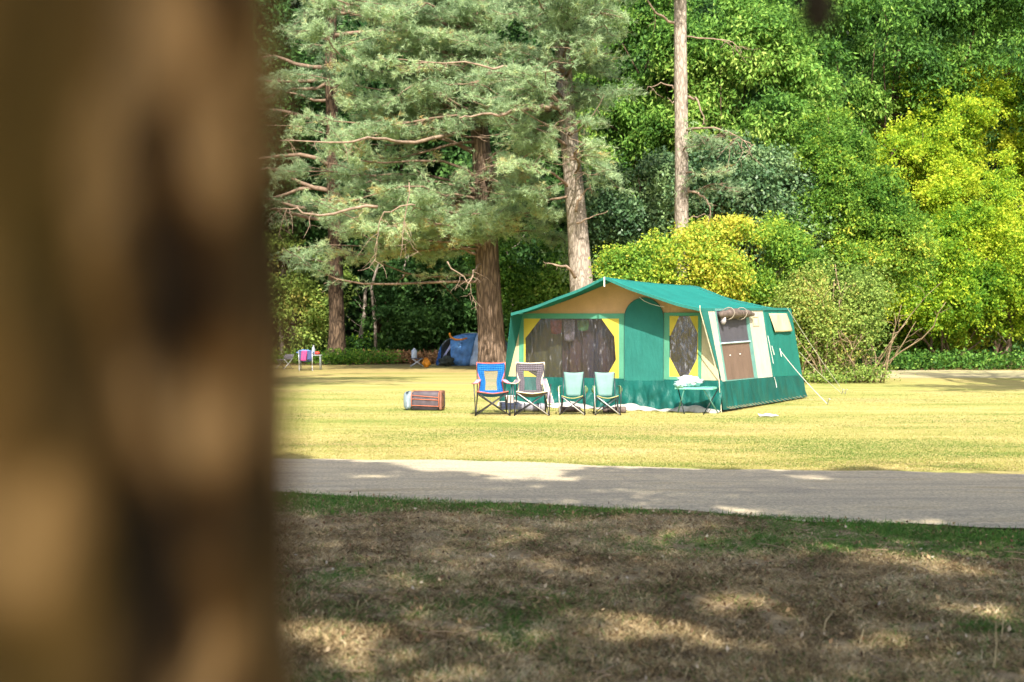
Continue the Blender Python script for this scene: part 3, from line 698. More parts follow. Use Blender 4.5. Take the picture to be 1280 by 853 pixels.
tc_ = []; td_ = []
for k in range(60):
    t = random.random(); c = pts[4].lerp(pts[5], t)+Vector((random.gauss(-.02, .018), random.gauss(0, .012), random.gauss(.02, .015))); tc_.append(c[:]); td_.append((random.gauss(-.5, .5), random.gauss(0, .6), random.gauss(-.1, .5)))
nd = tufts(np.array(tc_), unit(np.array(td_)), 7, .035, .0011)
np_mesh('needles', nd.reshape(-1, 3), 3, RS.uniform(.2, .8, len(nd)), NEEDLE, ftr)

# ------------------------------------------------------------------ grass
STRAW = leaf_mat('straw_mat', [(0, (.06, .20, .035)), (.22, (.17, .30, .06)), (.3, (.16, .11, .06)), (.55, (.48, .355, .19)), (.85, (.76, .60, .35)), (1, (.86, .74, .50))], .25, .7, .2)
def blades(n, yfun, length, width, flat, tintf, xf=1.0, keep=None, clump=False):
    y = yfun(RS.rand(n)); x = RS.uniform(-.235, .47, n)*y*xf
    if keep is not None:
        k = keep(x, y); x, y = x[k], y[k]
    if clump:
        q = np.stack([x, y, x*0], 1); k = vnoise(q, 4.5, 3)*.4+vnoise(q, 13, 9)*.6 > .20+.32*RS.rand(len(x)); x, y = x[k], y[k]
    n = len(x)
    z = np.array([gz(a, b) for a, b in zip(x, y)])
    p0 = np.stack([x, y, z-.003], 1)
    a = RS.uniform(0, 2*np.pi, n); el = np.abs(RS.normal(size=n))*flat
    d = np.stack([np.cos(a)*np.cos(el), np.sin(a)*np.cos(el), np.sin(el)+.05], 1); L = (length*RS.uniform(.4, 1.5, n))[:, None]
    s = unit(np.cross(d, np.array([0, 0, 1.])+RS.normal(size=(n, 3))*.5)); wd = (width*RS.uniform(.6, 1.4, n))[:, None]
    lift = np.array([0, 0, 1.])*(.012*RS.rand(n)**2)[:, None]
    p0 = p0+lift
    mid_ = p0+d*L*.55+s*0; tip = p0+d*L+np.array([0, 0, -1.])*L*.18*RS.rand(n)[:, None]
    tip[:, 2] = np.maximum(tip[:, 2], z+.002)
    v = np.stack([p0-s*wd/2, p0+s*wd/2, mid_+s*wd*.4, tip, mid_-s*wd*.4], 1)
    return v, tintf(x, y)
def dry_tint(x, y):
    g = np.sin(x*1.1+1)*np.sin(y*1.7+.5)+.5*np.sin(x*2.7-y*2.1)
    q = np.stack([x, y, x*0], 1); t = .58+RS.normal(size=len(x))*.22+.05*g+(vnoise(q, 2.2, 21)-.5)*.4+(vnoise(q, 7, 31)-.5)*.5
    green = (RS.rand(len(x)) < np.clip(.08+.12*(g-.5), .04, .25)+.30*np.exp(-((y-6.0-.25*np.sin(x*2))/.3)**2)*(np.sin(x*1.3+2)*.5+.5))
    return np.where(green | (vnoise(q, .9, 41)+.25*(vnoise(q, 4, 43)-.5)+.25*RS.normal(size=len(x))*.5 > .80), RS.uniform(.0, .26, len(x)), np.clip(t, .3, 1))
inroad = lambda x, y: y < np.interp(x, [-12, 12], [near_edge(-12)+.0, near_edge(12)])-.02+.12*np.sin(x*1.9)*0+.08*RS.normal(size=len(x))
v, t = blades(560000, lambda u: 3.9/(1-u*(1-3.9/11.2)), .045, .0024, .45, dry_tint, keep=inroad, clump=True)
tag(np_mesh('dry_grass', v.reshape(-1, 3), 5, t, STRAW), 'dry straw coloured grass in the shade on the near side of the road', 'grass', kind='stuff')
def verge_keep(x, y):
    e = near_edge(0)-.339*x; d = e-y; w_ = np.where(x < 1.2, .75+.25*np.sin(x*3), .9)*np.clip(np.sin(x*.9+2.6)*.6+.55+.9*np.exp(-((x-2.9)/.8)**2)+.5*np.exp(-((x+1)/1.2)**2), 0, 1.3)
    return (d > .02) & (d < w_*(.3+.7*RS.rand(len(x))))
v, t = blades(210000, lambda u: 7.2+4.6*u, .05, .0045, .6, lambda x, y: RS.uniform(.0, .24, len(x)), keep=verge_keep)
tag(np_mesh('green_grass', v.reshape(-1, 3), 5, t, STRAW), 'green grass growing along the near edge of the road', 'grass', kind='stuff')
YST = leaf_mat('lawn_blade_mat', [(0, (.13, .22, .045)), (.3, (.29, .32, .085)), (.55, (.48, .42, .15)), (1, (.63, .54, .27))], .3, .8, .1)
def lawn_tint(x, y):
    q = np.stack([x*.45, y, x*0], 1); return .50+(vnoise(q, .55, 2)-.5)*.9+(vnoise(q, 1.7, 12)-.5)*.7+(vnoise(q, 5, 22)-.5)*.4+RS.normal(size=len(x))*.17
lk = lambda x, y: (y > 13.4-.225*(x+2.6)+.45*(vnoise(np.stack([x, y, x*0], 1), 1.1, 51)-.6)+.3*(vnoise(np.stack([x, y, x*0], 1), 4, 52)-.5)+.08*RS.normal(size=len(x)))
v, t = blades(330000, lambda u: 12.0/(1-u*(1-12.0/30)), .024, .005, .5, lawn_tint, keep=lk)
tag(np_mesh('lawn_grass', v.reshape(-1, 3), 5, t, YST), 'short sun bleached yellow lawn grass round the tent', 'grass', kind='stuff')
n = 3000; y_ = 4+7*RS.rand(n)**.8; x_ = RS.uniform(-.235, .47, n)*y_; k = inroad(x_, y_); x_, y_ = x_[k], y_[k]
P = np.stack([x_, y_, np.array([gz(a, b) for a, b in zip(x_, y_)])+.02+.012*RS.rand(len(x_))], 1)
tag(np_mesh('fallen_leaves', leaves_at(P, .026, .6, .0, 1.2).reshape(-1, 3), 4, RS.rand(len(P)), leaf_mat('fallen_leaf_mat', [(0, (.05, .03, .02)), (.5, (.22, .12, .06)), (.85, (.5, .36, .2)), (1, (.6, .52, .42))], .1)), 'small brown fallen leaves lying in the near grass', 'leaves', kind='stuff')
tb = MB()
for q in range(130):
    y = random.uniform(4.2, 10); x = random.uniform(-.23, .46)*y; a = random.uniform(0, 6.28); L = random.uniform(.04, .2)
    if not y < near_edge(x)-.2: continue
    p0 = Vector((x, y, gz(x, y)+.022)); p1 = p0+Vector((math.cos(a)*L, math.sin(a)*L, random.uniform(-.005, .02))); tb.tube([p0, p0.lerp(p1, .5)+Vector((random.gauss(0, .008), random.gauss(0, .008), .004)), p1], [.0035, .003, .0015], 5)
tag(tb.build('fallen_twigs', TWIG), 'thin dead twigs scattered in the near grass', 'twigs', kind='stuff')
sm = MB()
for px, py, hh in ((1243, 838, .2), (1252, 800, .16), (1170, 806, .06), (1030, 790, .1), (1075, 806, .07), (560, 768, .07), (443, 770, .08)):
    g = G(px, py); sm.tube([g, g+Vector((.01, 0, hh*.5)), g+Vector((random.uniform(0, .05), 0, hh))], [.003, .0025, .002], 5)
tag(sm.build('grass_stalks', plain('stalk_mat', (.5, .42, .25), .8)), 'upright dry stalks in the near grass', 'grass', kind='stuff')

# ------------------------------------------------------------------ the green frame tent
U = Vector((.874, -.486, 0)).normalized(); V = Vector((-U.y, U.x, 0)); FR = Vector((3.86, 21.14, 0)); TW = 4.53; TD_ = 5.6
O = FR-U*TW; rz = math.atan2(U.y, U.x)
TENT = empty('frame_tent', O, rz)
tag(TENT, 'large green and cream frame tent with clear windows pitched on the lawn', 'tent')
CAMP = Vector((0, 0, H))
def loc(p): d = Vector(p)-O; return Vector((d.dot(U), d.dot(V), p[2]))
cl = loc(CAMP)
def onplane(px, py, p0, nrm):
    w = W(px, py, 1.0); d = w-CAMP; d = Vector((d.dot(U), d.dot(V), d.z))
    t = (p0-cl).dot(nrm)/d.dot(nrm); return cl+d*t
FN = Vector((0, -1, 0)); F0 = Vector((0, 0, 0))
SP = [Vector((4.53, 0, 0)), Vector((4.53, 5.6, 0)), Vector((4.27, 0, 1.9))]
SN = (SP[1]-SP[0]).cross(SP[2]-SP[0]).normalized(); SN = SN if SN.x > 0 else -SN
def fp(px, py, o=0): q = onplane(px, py, F0, FN); q.y -= o; return q
def sp_(px, py, o=0): return onplane(px, py, SP[0], SN)+SN*o
CG = canvas('green_canvas_mat', (.03, .21, .18), fold=.6)
CGR = canvas('roof_canvas_mat', (.016, .225, .195), trans=.22, fold=.75)
CGD = canvas('dark_green_canvas_mat', (.008, .105, .09), .4, .06, .25, .9)
CGL = canvas('light_green_canvas_mat', (.11, .37, .25))
CGS = canvas('side_green_canvas_mat', (.018, .21, .17), fold=.7)
CT = canvas('tan_canvas_mat', (.62, .40, .205), trans=.2)
CC = canvas('cream_canvas_mat', (.66, .585, .37), trans=.2)
CWH = canvas('white_canvas_mat', (.64, .60, .50), trans=.2)
CY = canvas('yellow_canvas_mat', (.70, .58, .09), trans=.25)
# clear plastic film, its bright streaks painted in as highlights
def film(name, tr=.62, b=.8, haze=(.4, .4, .45), sc=6, rot=.45, glint=.4):
    m, nt, p = base_mat(name); out = nt.nodes['Material Output']; nt.nodes.remove(p)
    T = nt.nodes.new('ShaderNodeBsdfTransparent'); Gl = nt.nodes.new('ShaderNodeBsdfGlossy'); D = nt.nodes.new('ShaderNodeBsdfDiffuse')
    T.inputs[0].default_value = (.60, .59, .64, 1); Gl.inputs['Roughness'].default_value = .12; D.inputs[0].default_value = (*haze, 1)
    t = nt.nodes.new('ShaderNodeTexCoord'); mp = nt.nodes.new('ShaderNodeMapping'); mp.inputs['Rotation'].default_value = (0, rot, 0); mp.inputs['Scale'].default_value = (1, 1, .22)
    nt.links.new(t.outputs['Object'], mp.inputs[0])
    n = noise(nt, sc, 5, .6, None, vec=mp.outputs[0]); bn = bump(nt, n, b, .05)
    nt.links.new(bn, Gl.inputs['Normal'])
    st = ramp(nt, noise(nt, sc*3, 3, .6, None, vec=mp.outputs[0]), [(.60 if rot < 1 else .57, (0, 0, 0)), (.74 if rot < 1 else .66, (glint, glint, glint))])
    m1 = nt.nodes.new('ShaderNodeMixShader'); m1.inputs[0].default_value = (.11 if rot < 1 else .2); nt.links.new(T.outputs[0], m1.inputs[1]); nt.links.new(Gl.outputs[0], m1.inputs[2])
    m2 = nt.nodes.new('ShaderNodeMixShader'); nt.links.new(mixc(nt, .5, st, (.02, .02, .02), 'ADD'), m2.inputs[0])
    nt.links.new(m1.outputs[0], m2.inputs[1]); nt.links.new(D.outputs[0], m2.inputs[2]); nt.links.new(m2.outputs[0], out.inputs[0]); return m
FILM = film('clear_film_mat'); FILM2 = film('crumpled_film_mat', b=1.6, haze=(.5, .52, .62), sc=5, rot=1.25, glint=.42)

RX = 2.41
def ridge(y):
    z = 2.50-.025*math.sin(max(0, min(1, (y+.52)/4.3))*math.pi)
    if y > 4.15: z = 2.50-(y-4.15)*.42
    return Vector((RX+.03*y, y, z))
def eave(side, y):
    if side > 0: return Vector((4.26+.0*y, y, 1.885+.022*(y+.52)))
    return Vector((.37-.03*y, y, 1.835+.022*(y+.52)))
def roof_pt(side):
    def f(u, v):
        y = -.52+v*5.64
        a = ridge(y); b = eave(side, y); q = a.lerp(b, u)
        q.z -= .055*math.sin(math.pi*u)+.012*math.sin(u*9+v*13)*math.sin(math.pi*u)
        return q
    return f
mb = MB(); mb.grid(roof_pt(1), 16, 24); ro = mb.build('roof', CGR, TENT, True, solid=.006); 
mb = MB(); mb.grid(roof_pt(-1), 16, 24); mb.build('roof', CGR, TENT, True, solid=.006)
# hem and valance of the roof
for sd in (1, -1):
    mb = MB(); mb.grid(lambda u, v: roof_pt(sd)(u, 0)+Vector((0, -.012, .012-.055*v)), 16, 1); mb.build('hem', CGL if False else CG, ro, solid=.006)
mb = MB(); mb.grid(lambda u, v: eave(1, -.52+u*5.64)+Vector((.014+.01*v, 0, .01-.05*v)), 20, 1); mb.build('valance', CG, ro, solid=.006)
# seam between awning and cabin roof
mb = MB(); mb.tube([roof_pt(1)(u/10, .735)+Vector((0, 0, .008)) for u in range(11)], .008, 5); mb.build('seam', CGD, ro)
# cheeks of the canopy
er = eave(1, -.52); el_ = eave(-1, -.52)
mb = MB(); mb.poly([sp_(x, y, .004) for x, y in ((875.3, 385.5), (884, 386.3), (901.5, 476), (899.2, 468))]); mb.build('canopy_cheek', CG, TENT, solid=.008)
mb = MB(); mb.poly([el_+Vector((0, 0, -.01)), eave(-1, 0)+Vector((0, 0, -.01)), Vector((-.12, 0, .05)), Vector((-.10, -.06, .05))]); mb.build('canopy_cheek', CG, TENT, solid=.008)
# gable
zt = fp(650, 392).z; zt2 = fp(870, 391).z
def roofz(x): 
    a = ridge(0); b = eave(1 if x > a.x else -1, 0); t = abs((x-a.x)/(b.x-a.x)); return a.z+(b.z-a.z)*t-.055*math.sin(math.pi*min(1, t))-.008
mb = MB(); xs_ = [eave(-1, 0).x+.01+i*(eave(1, 0).x-.02-eave(-1, 0).x)/30 for i in range(31)]
vs = []
for i, x in enumerate(xs_): vs += [(x, .012, min(1.9, zt+(zt2-zt)*i/30)-.06), (x, .012+.02*math.sin(i*.5), max(roofz(x), 1.86))]
mb.add(vs, [(2*i, 2*i+2, 2*i+3, 2*i+1) for i in range(30)]); mb.build('gable', CT, TENT, solid=.004)
def tile(name, pts, mat_, parent=TENT, f=fp, o=0, solid=.004):
    mb = MB(); mb.poly([f(x, y, o) for x, y in pts]); return mb.build(name, mat_, parent, solid=solid)
def ring(name, outer, inner, mat_, parent, f=fp, o=0, solid=.012):
    mb = MB(); n_ = len(outer); mb.add([f(x, y, o) for x, y in outer]+[f(x, y, o) for x, y in inner], [(i, (i+1) % n_, n_+(i+1) % n_, n_+i) for i in range(n_)])
    return mb.build(name, mat_, parent, solid=solid)
# front side strips
bl = Vector((-.12, 0, 0))
mb = MB(); q0 = fp(649, 476); q1 = fp(649, 391); mb.poly([Vector((q0.x, 0, q0.z)), Vector((q1.x, 0, q1.z)), Vector((.40, 0, q1.z)), Vector((-.0, 0, q0.z))]); mb.build('side_strip', CC, TENT, solid=.004)
mb = MB(); q0 = fp(877, 476); q1 = fp(877, 390); mb.poly([Vector((q0.x, 0, q0.z)), Vector((4.45, 0, q0.z-.0)), Vector((4.262, 0, q1.z+.02)), Vector((q1.x, 0, q1.z+.02))]); mb.build('side_strip', CC, TENT, solid=.004)
# big window
wf = ring('window', [(649, 392), (781, 392), (781, 480), (649, 480)], [(655, 398.5), (774, 398.5), (774, 473), (655, 473)], CGL, TENT, o=.006)
oct_ = [(676, 398.5), (752, 398.5), (768, 421), (770, 450), (757, 473), (674, 473), (657, 462), (657, 423)]
tile('pane', oct_, FILM, wf, o=.004, solid=0)
for tri in ([(655, 398.5), (676, 398.5), (657, 423), (655, 423)], [(752, 398.5), (774, 398.5), (774, 423), (768, 421)], [(774, 423), (774, 450), (770, 450), (768, 421)], [(774, 450), (774, 473), (757, 473), (770, 450)], [(655, 473), (655, 462), (657, 462), (674, 473)], [(655, 423), (657, 423), (657, 462), (655, 462)]):
    tile('window_corner', tri, CY, wf, o=.005)
# second window
wf2 = ring('window', [(830, 391), (877, 391), (877, 476), (830, 476)], [(837, 395), (872.8, 395), (872.8, 471), (837, 471)], CGL, TENT, o=.006)
hx = [(849, 395.5), (862, 395.5), (872.3, 417), (871.2, 449), (860, 471), (850, 471), (837.5, 447), (838, 420)]
tile('pane', hx, FILM2, wf2, o=.004, solid=0)
for tri in ([(837, 395), (849, 395.5), (838, 420), (837, 420)], [(862, 395.5), (872.8, 395), (872.8, 417), (872.3, 417)], [(872.3, 417), (872.8, 417), (872.8, 449), (871.2, 449)], [(872.8, 449), (872.8, 471), (860, 471), (871.2, 449)], [(837, 471), (837, 447), (837.5, 447), (850, 471)]):
    tile('window_corner', tri, CY, wf2, o=.005)
# door with arched head
arch = [(781, 476), (781, 404)]+[(805.5-24.5*math.cos(a), 398-25.5*math.sin(a)) for a in [R(12*i) for i in range(1, 15)]]+[(830, 400), (830, 476)]
dr = tile('door', arch, CG, o=.016)
mb = MB(); mb.tube([fp(x, y, .024) for x, y in arch], .007, 5); mb.build('zip', plain('zip_mat', (.03, .12, .10), .6), dr)
# lower skirt of the front, gathered in folds
fold_ph = [random.uniform(0, 6) for _ in range(4)]
def skirt_front(u, v):
    x = -.12+u*4.63; z = .62-.01-v*.58+(.012*math.sin(u*20) if v > .9 else 0)
    zt_ = .585
    z = zt_*(1-v)+.035*v
    a = .022*math.sin(u*38+fold_ph[0]+v*3)+.018*math.sin(u*71+fold_ph[1]-v*5)+.012*math.sin(u*130+v*9)
    return Vector((x, -.012-abs(a)*(v*1.4)*1.5-.05*v, z))
mb = MB(); mb.grid(skirt_front, 200, 10); mb.build('skirt', CGD, TENT, True)
# right-hand wall
w_end = SP[1]
def sline(a, b, t): return a[0]+(b[0]-a[0])*t, a[1]+(b[1]-a[1])*t
TOPL = [(900.8, 477.5), (945.3, 473.0), (1002.5, 469.5)]
BOTL = [(902.5, 513), (942, 507), (1007.7, 496.5)]
def pl3(P, t): return sline(P[0], P[1], t/.45) if t < .45 else sline(P[1], P[2], (t-.45)/.55)
def skirt_side(u, v):
    a = sp_(*pl3(TOPL, u)); b = sp_(*pl3(BOTL, u)); q = a.lerp(b, v); k = .012*math.sin(u*30+v*2)+.012*math.sin(u*55+1-v*4)
    return q+SN*(.010+abs(k)*v*1.3)
mb = MB(); mb.grid(skirt_side, 120, 10); mb.build('skirt', CGD, TENT, True)
tile('wall_strip', [(884, 386.3), (892.8, 387), (906.8, 477), (901.5, 477.5)], CWH, f=sp_)
wf3 = ring('window', [(892.8, 386), (934, 386), (946.8, 473), (906.8, 477)], [(894.6, 389), (930.5, 388.5), (942.7, 472.3), (908.2, 475.6)], plain('pale_blue_trim_mat', (.13, .30, .27), .6), TENT, f=sp_, o=.006)
GREYM = canvas('grey_mesh_mat', (.13, .125, .15), .6, .3); BRNM = canvas('brown_blind_mat', (.22, .15, .115), .6, .2)
tile('mesh_panel', [(894.6, 389), (930.5, 388.5), (936.2, 427.5), (901.4, 430)], GREYM, wf3, f=sp_, o=.0)
tile('blind', [(901.4, 430), (936.2, 427.5), (942.7, 472.3), (908.2, 475.6)], BRNM, wf3, f=sp_, o=.0)
mb = MB(); mb.tube([sp_(900, 429.8, .02), sp_(936.5, 427, .02)], .016, 6); mb.build('rail', plain('blue_bar_mat', (.45, .6, .68), .5), wf3)
mb = MB()
for x, y in ((911.5, 444.5), (924, 443)): mb.tube([sp_(x, y, .01), sp_(x, y, .03)], .011, 8)
mb.build('fastener', plain('white_plastic_mat', (.8, .8, .78), .4), wf3)
# bundled window blind at the top of the side window
mb = MB()
for (x, y, r_, l_) in ((900, 394, .075, 8), (912, 393, .10, 14), (925, 393, .075, 14), (933, 394, .04, 8)):
    a = sp_(x-l_*.6, y, .08); b = sp_(x+l_*.6, y, .08)
    mb.tube([a.lerp(b, t) for t in (0, .08, .3, .5, .7, .92, 1)], [r_*.35, r_*.8, r_*1.02, r_*.9, r_*1.05, r_*.8, r_*.3], 12, .06)
bun = mb.build('rolled_blind', plain('rolled_blind_mat', (.13, .10, .085), .7, .35, 14), wf3, True)
for x in (905, 921): mb = MB(); mb.tube([sp_(x+.5*math.cos(a_), 393, 0)+SN*(.08+.12*math.cos(a_))+Vector((0, 0, .115*math.sin(a_))) for a_ in [i*math.pi/6 for i in range(-5, 6)]], .008, 5); mb.build('strap', plain('strap_mat', (.34, .30, .24), .7), bun)
mb = MB(); a = sp_(899.5, 403, .07); mb.tube([a+Vector((0, 0, .09)), a+Vector((0, 0, .0)), a+Vector((0, 0, -.05))], [.05, .055, .03], 10)
mb.build('rolled_blind', plain('lilac_cloth_mat', (.42, .38, .40), .7), wf3, True)
wp = tile('wall_panel', [(934, 386), (953, 387), (965.8, 471.3), (946.8, 473)], CWH, f=sp_)
ring('pocket', [(939.5, 396), (947.5, 396), (949, 408), (941, 408)], [(940.5, 397), (946.7, 397), (948, 407), (941.8, 407)], CC, wp, f=sp_, o=.008, solid=.008)
cw = tile('wall_panel', [(953, 387), (988.5, 385.5), (1002.6, 469.5), (965.8, 471.3)], CGS, f=sp_)
fl = MB(); cs = [(960.4, 392.2), (982.7, 392.2), (988.3, 414.6), (966.3, 415.8)]
def flp(u, v):
    a = sline(cs[0], cs[1], u); b = sline(cs[3], cs[2], u); x, y = sline(a, b, v)
    return sp_(x, y, .012+.035*v+.012*math.sin(u*7+v*3)*v+.02*math.exp(-((u-.4+v*.3)/.12)**2)*(1-v))
fl.grid(flp, 14, 10); fl.build('window_flap', CC, cw, True, solid=.008)
mb = MB(); mb.tube([sp_(953, 387, .012), sp_(959, 428, .012), sp_(966, 471, .012)], .012, 5); mb.build('seam', CG, cw)
WST = plain('white_strap_mat', (.8, .8, .76), .6)
for pl in ([(958, 420), (962, 440), (965, 455)], [(966, 472), (968, 478), (969, 485)], [(963, 433), (966, 444)], [(973, 436), (975, 446)]):
    mb = MB(); mb.tube([sp_(x, y, .03) for x, y in pl], .009 if len(pl) < 3 else .006, 5); mb.build('strap', WST, cw)
# pole at the front right corner, gable toggle, unseen walls, inner parts
mb = MB(); mb.tube([Vector((4.50, -.04, 0)), Vector((4.45, -.03, .6)), er+Vector((0, .0, -.02)), er+Vector((.0, 0, .06))], .008, 6); mb.build('pole', plain('cream_pole_mat', (.7, .66, .5), .4), TENT)
mb = MB(); mb.tube([ridge(-.52)+Vector((0, -.03, -.0)), ridge(-.52)+Vector((.0, -.03, -.18))], .014, 6); mb.build('toggle', WST, TENT)
mb = MB(); mb.tube([fp(800, 372, .03), fp(806, 376.5, .03), fp(814, 380, .03), fp(823, 382.5, .03), fp(831, 384, .03)], .005, 5); mb.build('cord', WST, TENT)
BL = Vector((-.12, 5.6, 0)); BR = Vector((4.53, 5.6, 0))
mb = MB(); mb.poly([Vector((-.12, .01, 0)), BL, eave(-1, 5.1), eave(-1, 0)]); mb.build('left_wall', CG, TENT, solid=.004)
mb = MB(); bt = [Vector((-.12, 5.6, 0)), Vector((4.50, 5.6, 0)), Vector((4.25, 5.12, 2.0)), ridge(5.12)+Vector((0, 0, -.01)), Vector((.22, 5.12, 1.94))]; mb.poly(bt); mb.build('back_wall', CG, TENT, solid=.004)
IN = canvas('inner_tent_mat', (.24, .17, .12), .8, .1)
mb = MB(); mb.poly([Vector((.05, 3.2, 0)), Vector((4.4, 3.2, 0)), Vector((4.2, 3.2, 1.85)), Vector((2.4, 3.2, 2.4)), Vector((.3, 3.2, 1.8))]); mb.build('inner_partition', IN, TENT, solid=.004)
mb = MB(); mb.box((2.2, 2.8, .012), (4.5, 5.4, .012)); mb.build('tent_floor', plain('tent_floor_mat', (.10, .11, .12), .8), TENT)
# curtains a hand's width behind the big window
def curt(x0, x1, amp, zlo, zhi, k, y0=.22):
    def f(u, v):
        x = x0+(x1-x0)*u; return Vector((x, y0+amp*math.sin(u*k)+amp*.5*math.sin(u*k*2.3+v*2), zhi+(zlo-zhi)*v))
    return f
qa = fp(655, 400); qb = fp(695, 400); qc = fp(774, 400)
mb = MB(); mb.grid(curt(qa.x-.1, qb.x, .02, .5, qa.z+.05, 14), 30, 4); mb.build('curtain', canvas('olive_curtain_mat', (.13, .135, .075), .8, .2), TENT, True)
mb = MB(); mb.grid(curt(qb.x+.02, qc.x+.1, .035, .5, qa.z+.05, 30), 60, 4)
m, nt, p = base_mat('patterned_curtain_mat'); c = ramp(nt, noise(nt, 1.6, 3, .6, (3, 1, .3)), [(.38, (.085, .045, .045)), (.5, (.075, .06, .065)), (.62, (.05, .05, .085))])
nt.links.new(c, p.inputs['Base Color']); p.inputs['Roughness'].default_value = .8; mb.build('curtain', m, TENT, True)
qd = fp(836, 396); qe = fp(874, 396)
mb = MB(); mb.grid(curt(qd.x-.1, qe.x+.05, .03, .5, qd.z+.05, 18, .3), 30, 4); mb.build('curtain', m, TENT, True)
# clothes drying just inside the big window
def hung(name, label, px0, px1, py1, col, y0):
    a = fp(px0, 399); b = fp(px1, 399); c_ = fp(px0, py1)
    mb = MB(); wv = random.uniform(0, 5)
    mb.grid(lambda u, v: Vector(((a.x+(b.x-a.x)*(u if v < .5 else (.5+(u-.5)*(1-.25*(v-.5)))))-(a.x+b.x)/2, .012*math.sin(u*9+wv), (c_.z-a.z)*v-.03*math.sin(u*math.pi)*v)), 12, 8)
    e = mb.build(name, col, None, True, solid=.006)
    lw = Vector(((a.x+b.x)/2, y0, a.z-.02)); e.location = O+U*lw.x+V*lw.y+Vector((0, 0, lw.z)); e.rotation_euler = (0, 0, rz)
    tag(e, label, 'towel', 'cloths hanging inside the tent window'); return e
hung('hanging_cloth', 'red and white cloth hanging at the top of the big tent window', 686, 700, 415, plain('red_cloth_mat', (.30, .07, .06), .8, .4, 20), .08)
hung('hanging_cloth', 'pale checked cloth hanging in the big tent window, between red and green', 702, 716, 424, plain('check_cloth_mat', (.22, .20, .22), .8, .4, 30), .09)
hung('hanging_cloth', 'green cloth hanging at the top of the big tent window', 719, 734, 411, plain('green_cloth_mat', (.07, .20, .06), .8, .2, 20), .08)

# groundsheet edge and odd bundles at the foot of the front
mb = MB()
def gsheet(u, v):
    x = -.1+u*4.6; k = .03*math.sin(u*33)+.02*math.sin(u*71+1)
    return Vector((x, -.04-.20*v-abs(k)*v, .035+.05*math.sin(v*math.pi)*(1+math.sin(u*23))+.012*math.sin(u*90+v*4)+.004*(1-v)-.028*v))
mb.grid(gsheet, 160, 6); gs = mb.build('groundsheet', plain('groundsheet_mat', (.44, .41, .38), .6, .45, 7), None, True)
gs.location = O; gs.rotation_euler = (0, 0, rz); tag(gs, 'crumpled white groundsheet edge sticking out under the tent front', 'groundsheet')
for i in range(24):
    mb = MB(); t = .03+i*.04; q = sp_(*pl3(BOTL, t)); mb.tube([q+SN*.05+Vector((0, 0, .05)), q+SN*(.12+random.uniform(0, .03))+Vector((0, 0, -.0))], .006, 5); mb.build('peg_loop', plain('peg_mat', (.25, .2, .12), .6), TENT)
# guy ropes with pegs
ROPE = plain('rope_mat', (.62, .60, .52), .7)
gpts = [(cw_ := None)]
guys = [((988.5, 386.5), 5.1, (1056, 493)), ((998, 441), None, (1052, 493)), ((973, 438), None, (1034, 506))]
for k, ((x, y), _, (gx, gy)) in enumerate(guys):
    top = sp_(x, y, .03) if k else eave(1, 5.05)+Vector((.02, 0, 0)); g = loc(G(gx, gy)); g.z = .02
    mb = MB(); mb.tube([top.lerp(g, t)+Vector((0, 0, -.04*math.sin(math.pi*t))) for t in [i/8 for i in range(9)]], .0065, 5); r_ = mb.build('guy_rope', ROPE, TENT)
    mb = MB(); mb.tube([g+Vector((.04, 0, .10)), g+Vector((0, 0, -.05))], .01, 6); mb.tube([g+Vector((.04, 0, .10)), g+Vector((.065, 0, .085))], .007, 6); mb.build('peg', plain('steel_peg_mat', (.5, .5, .5), .35, metal=1), r_)

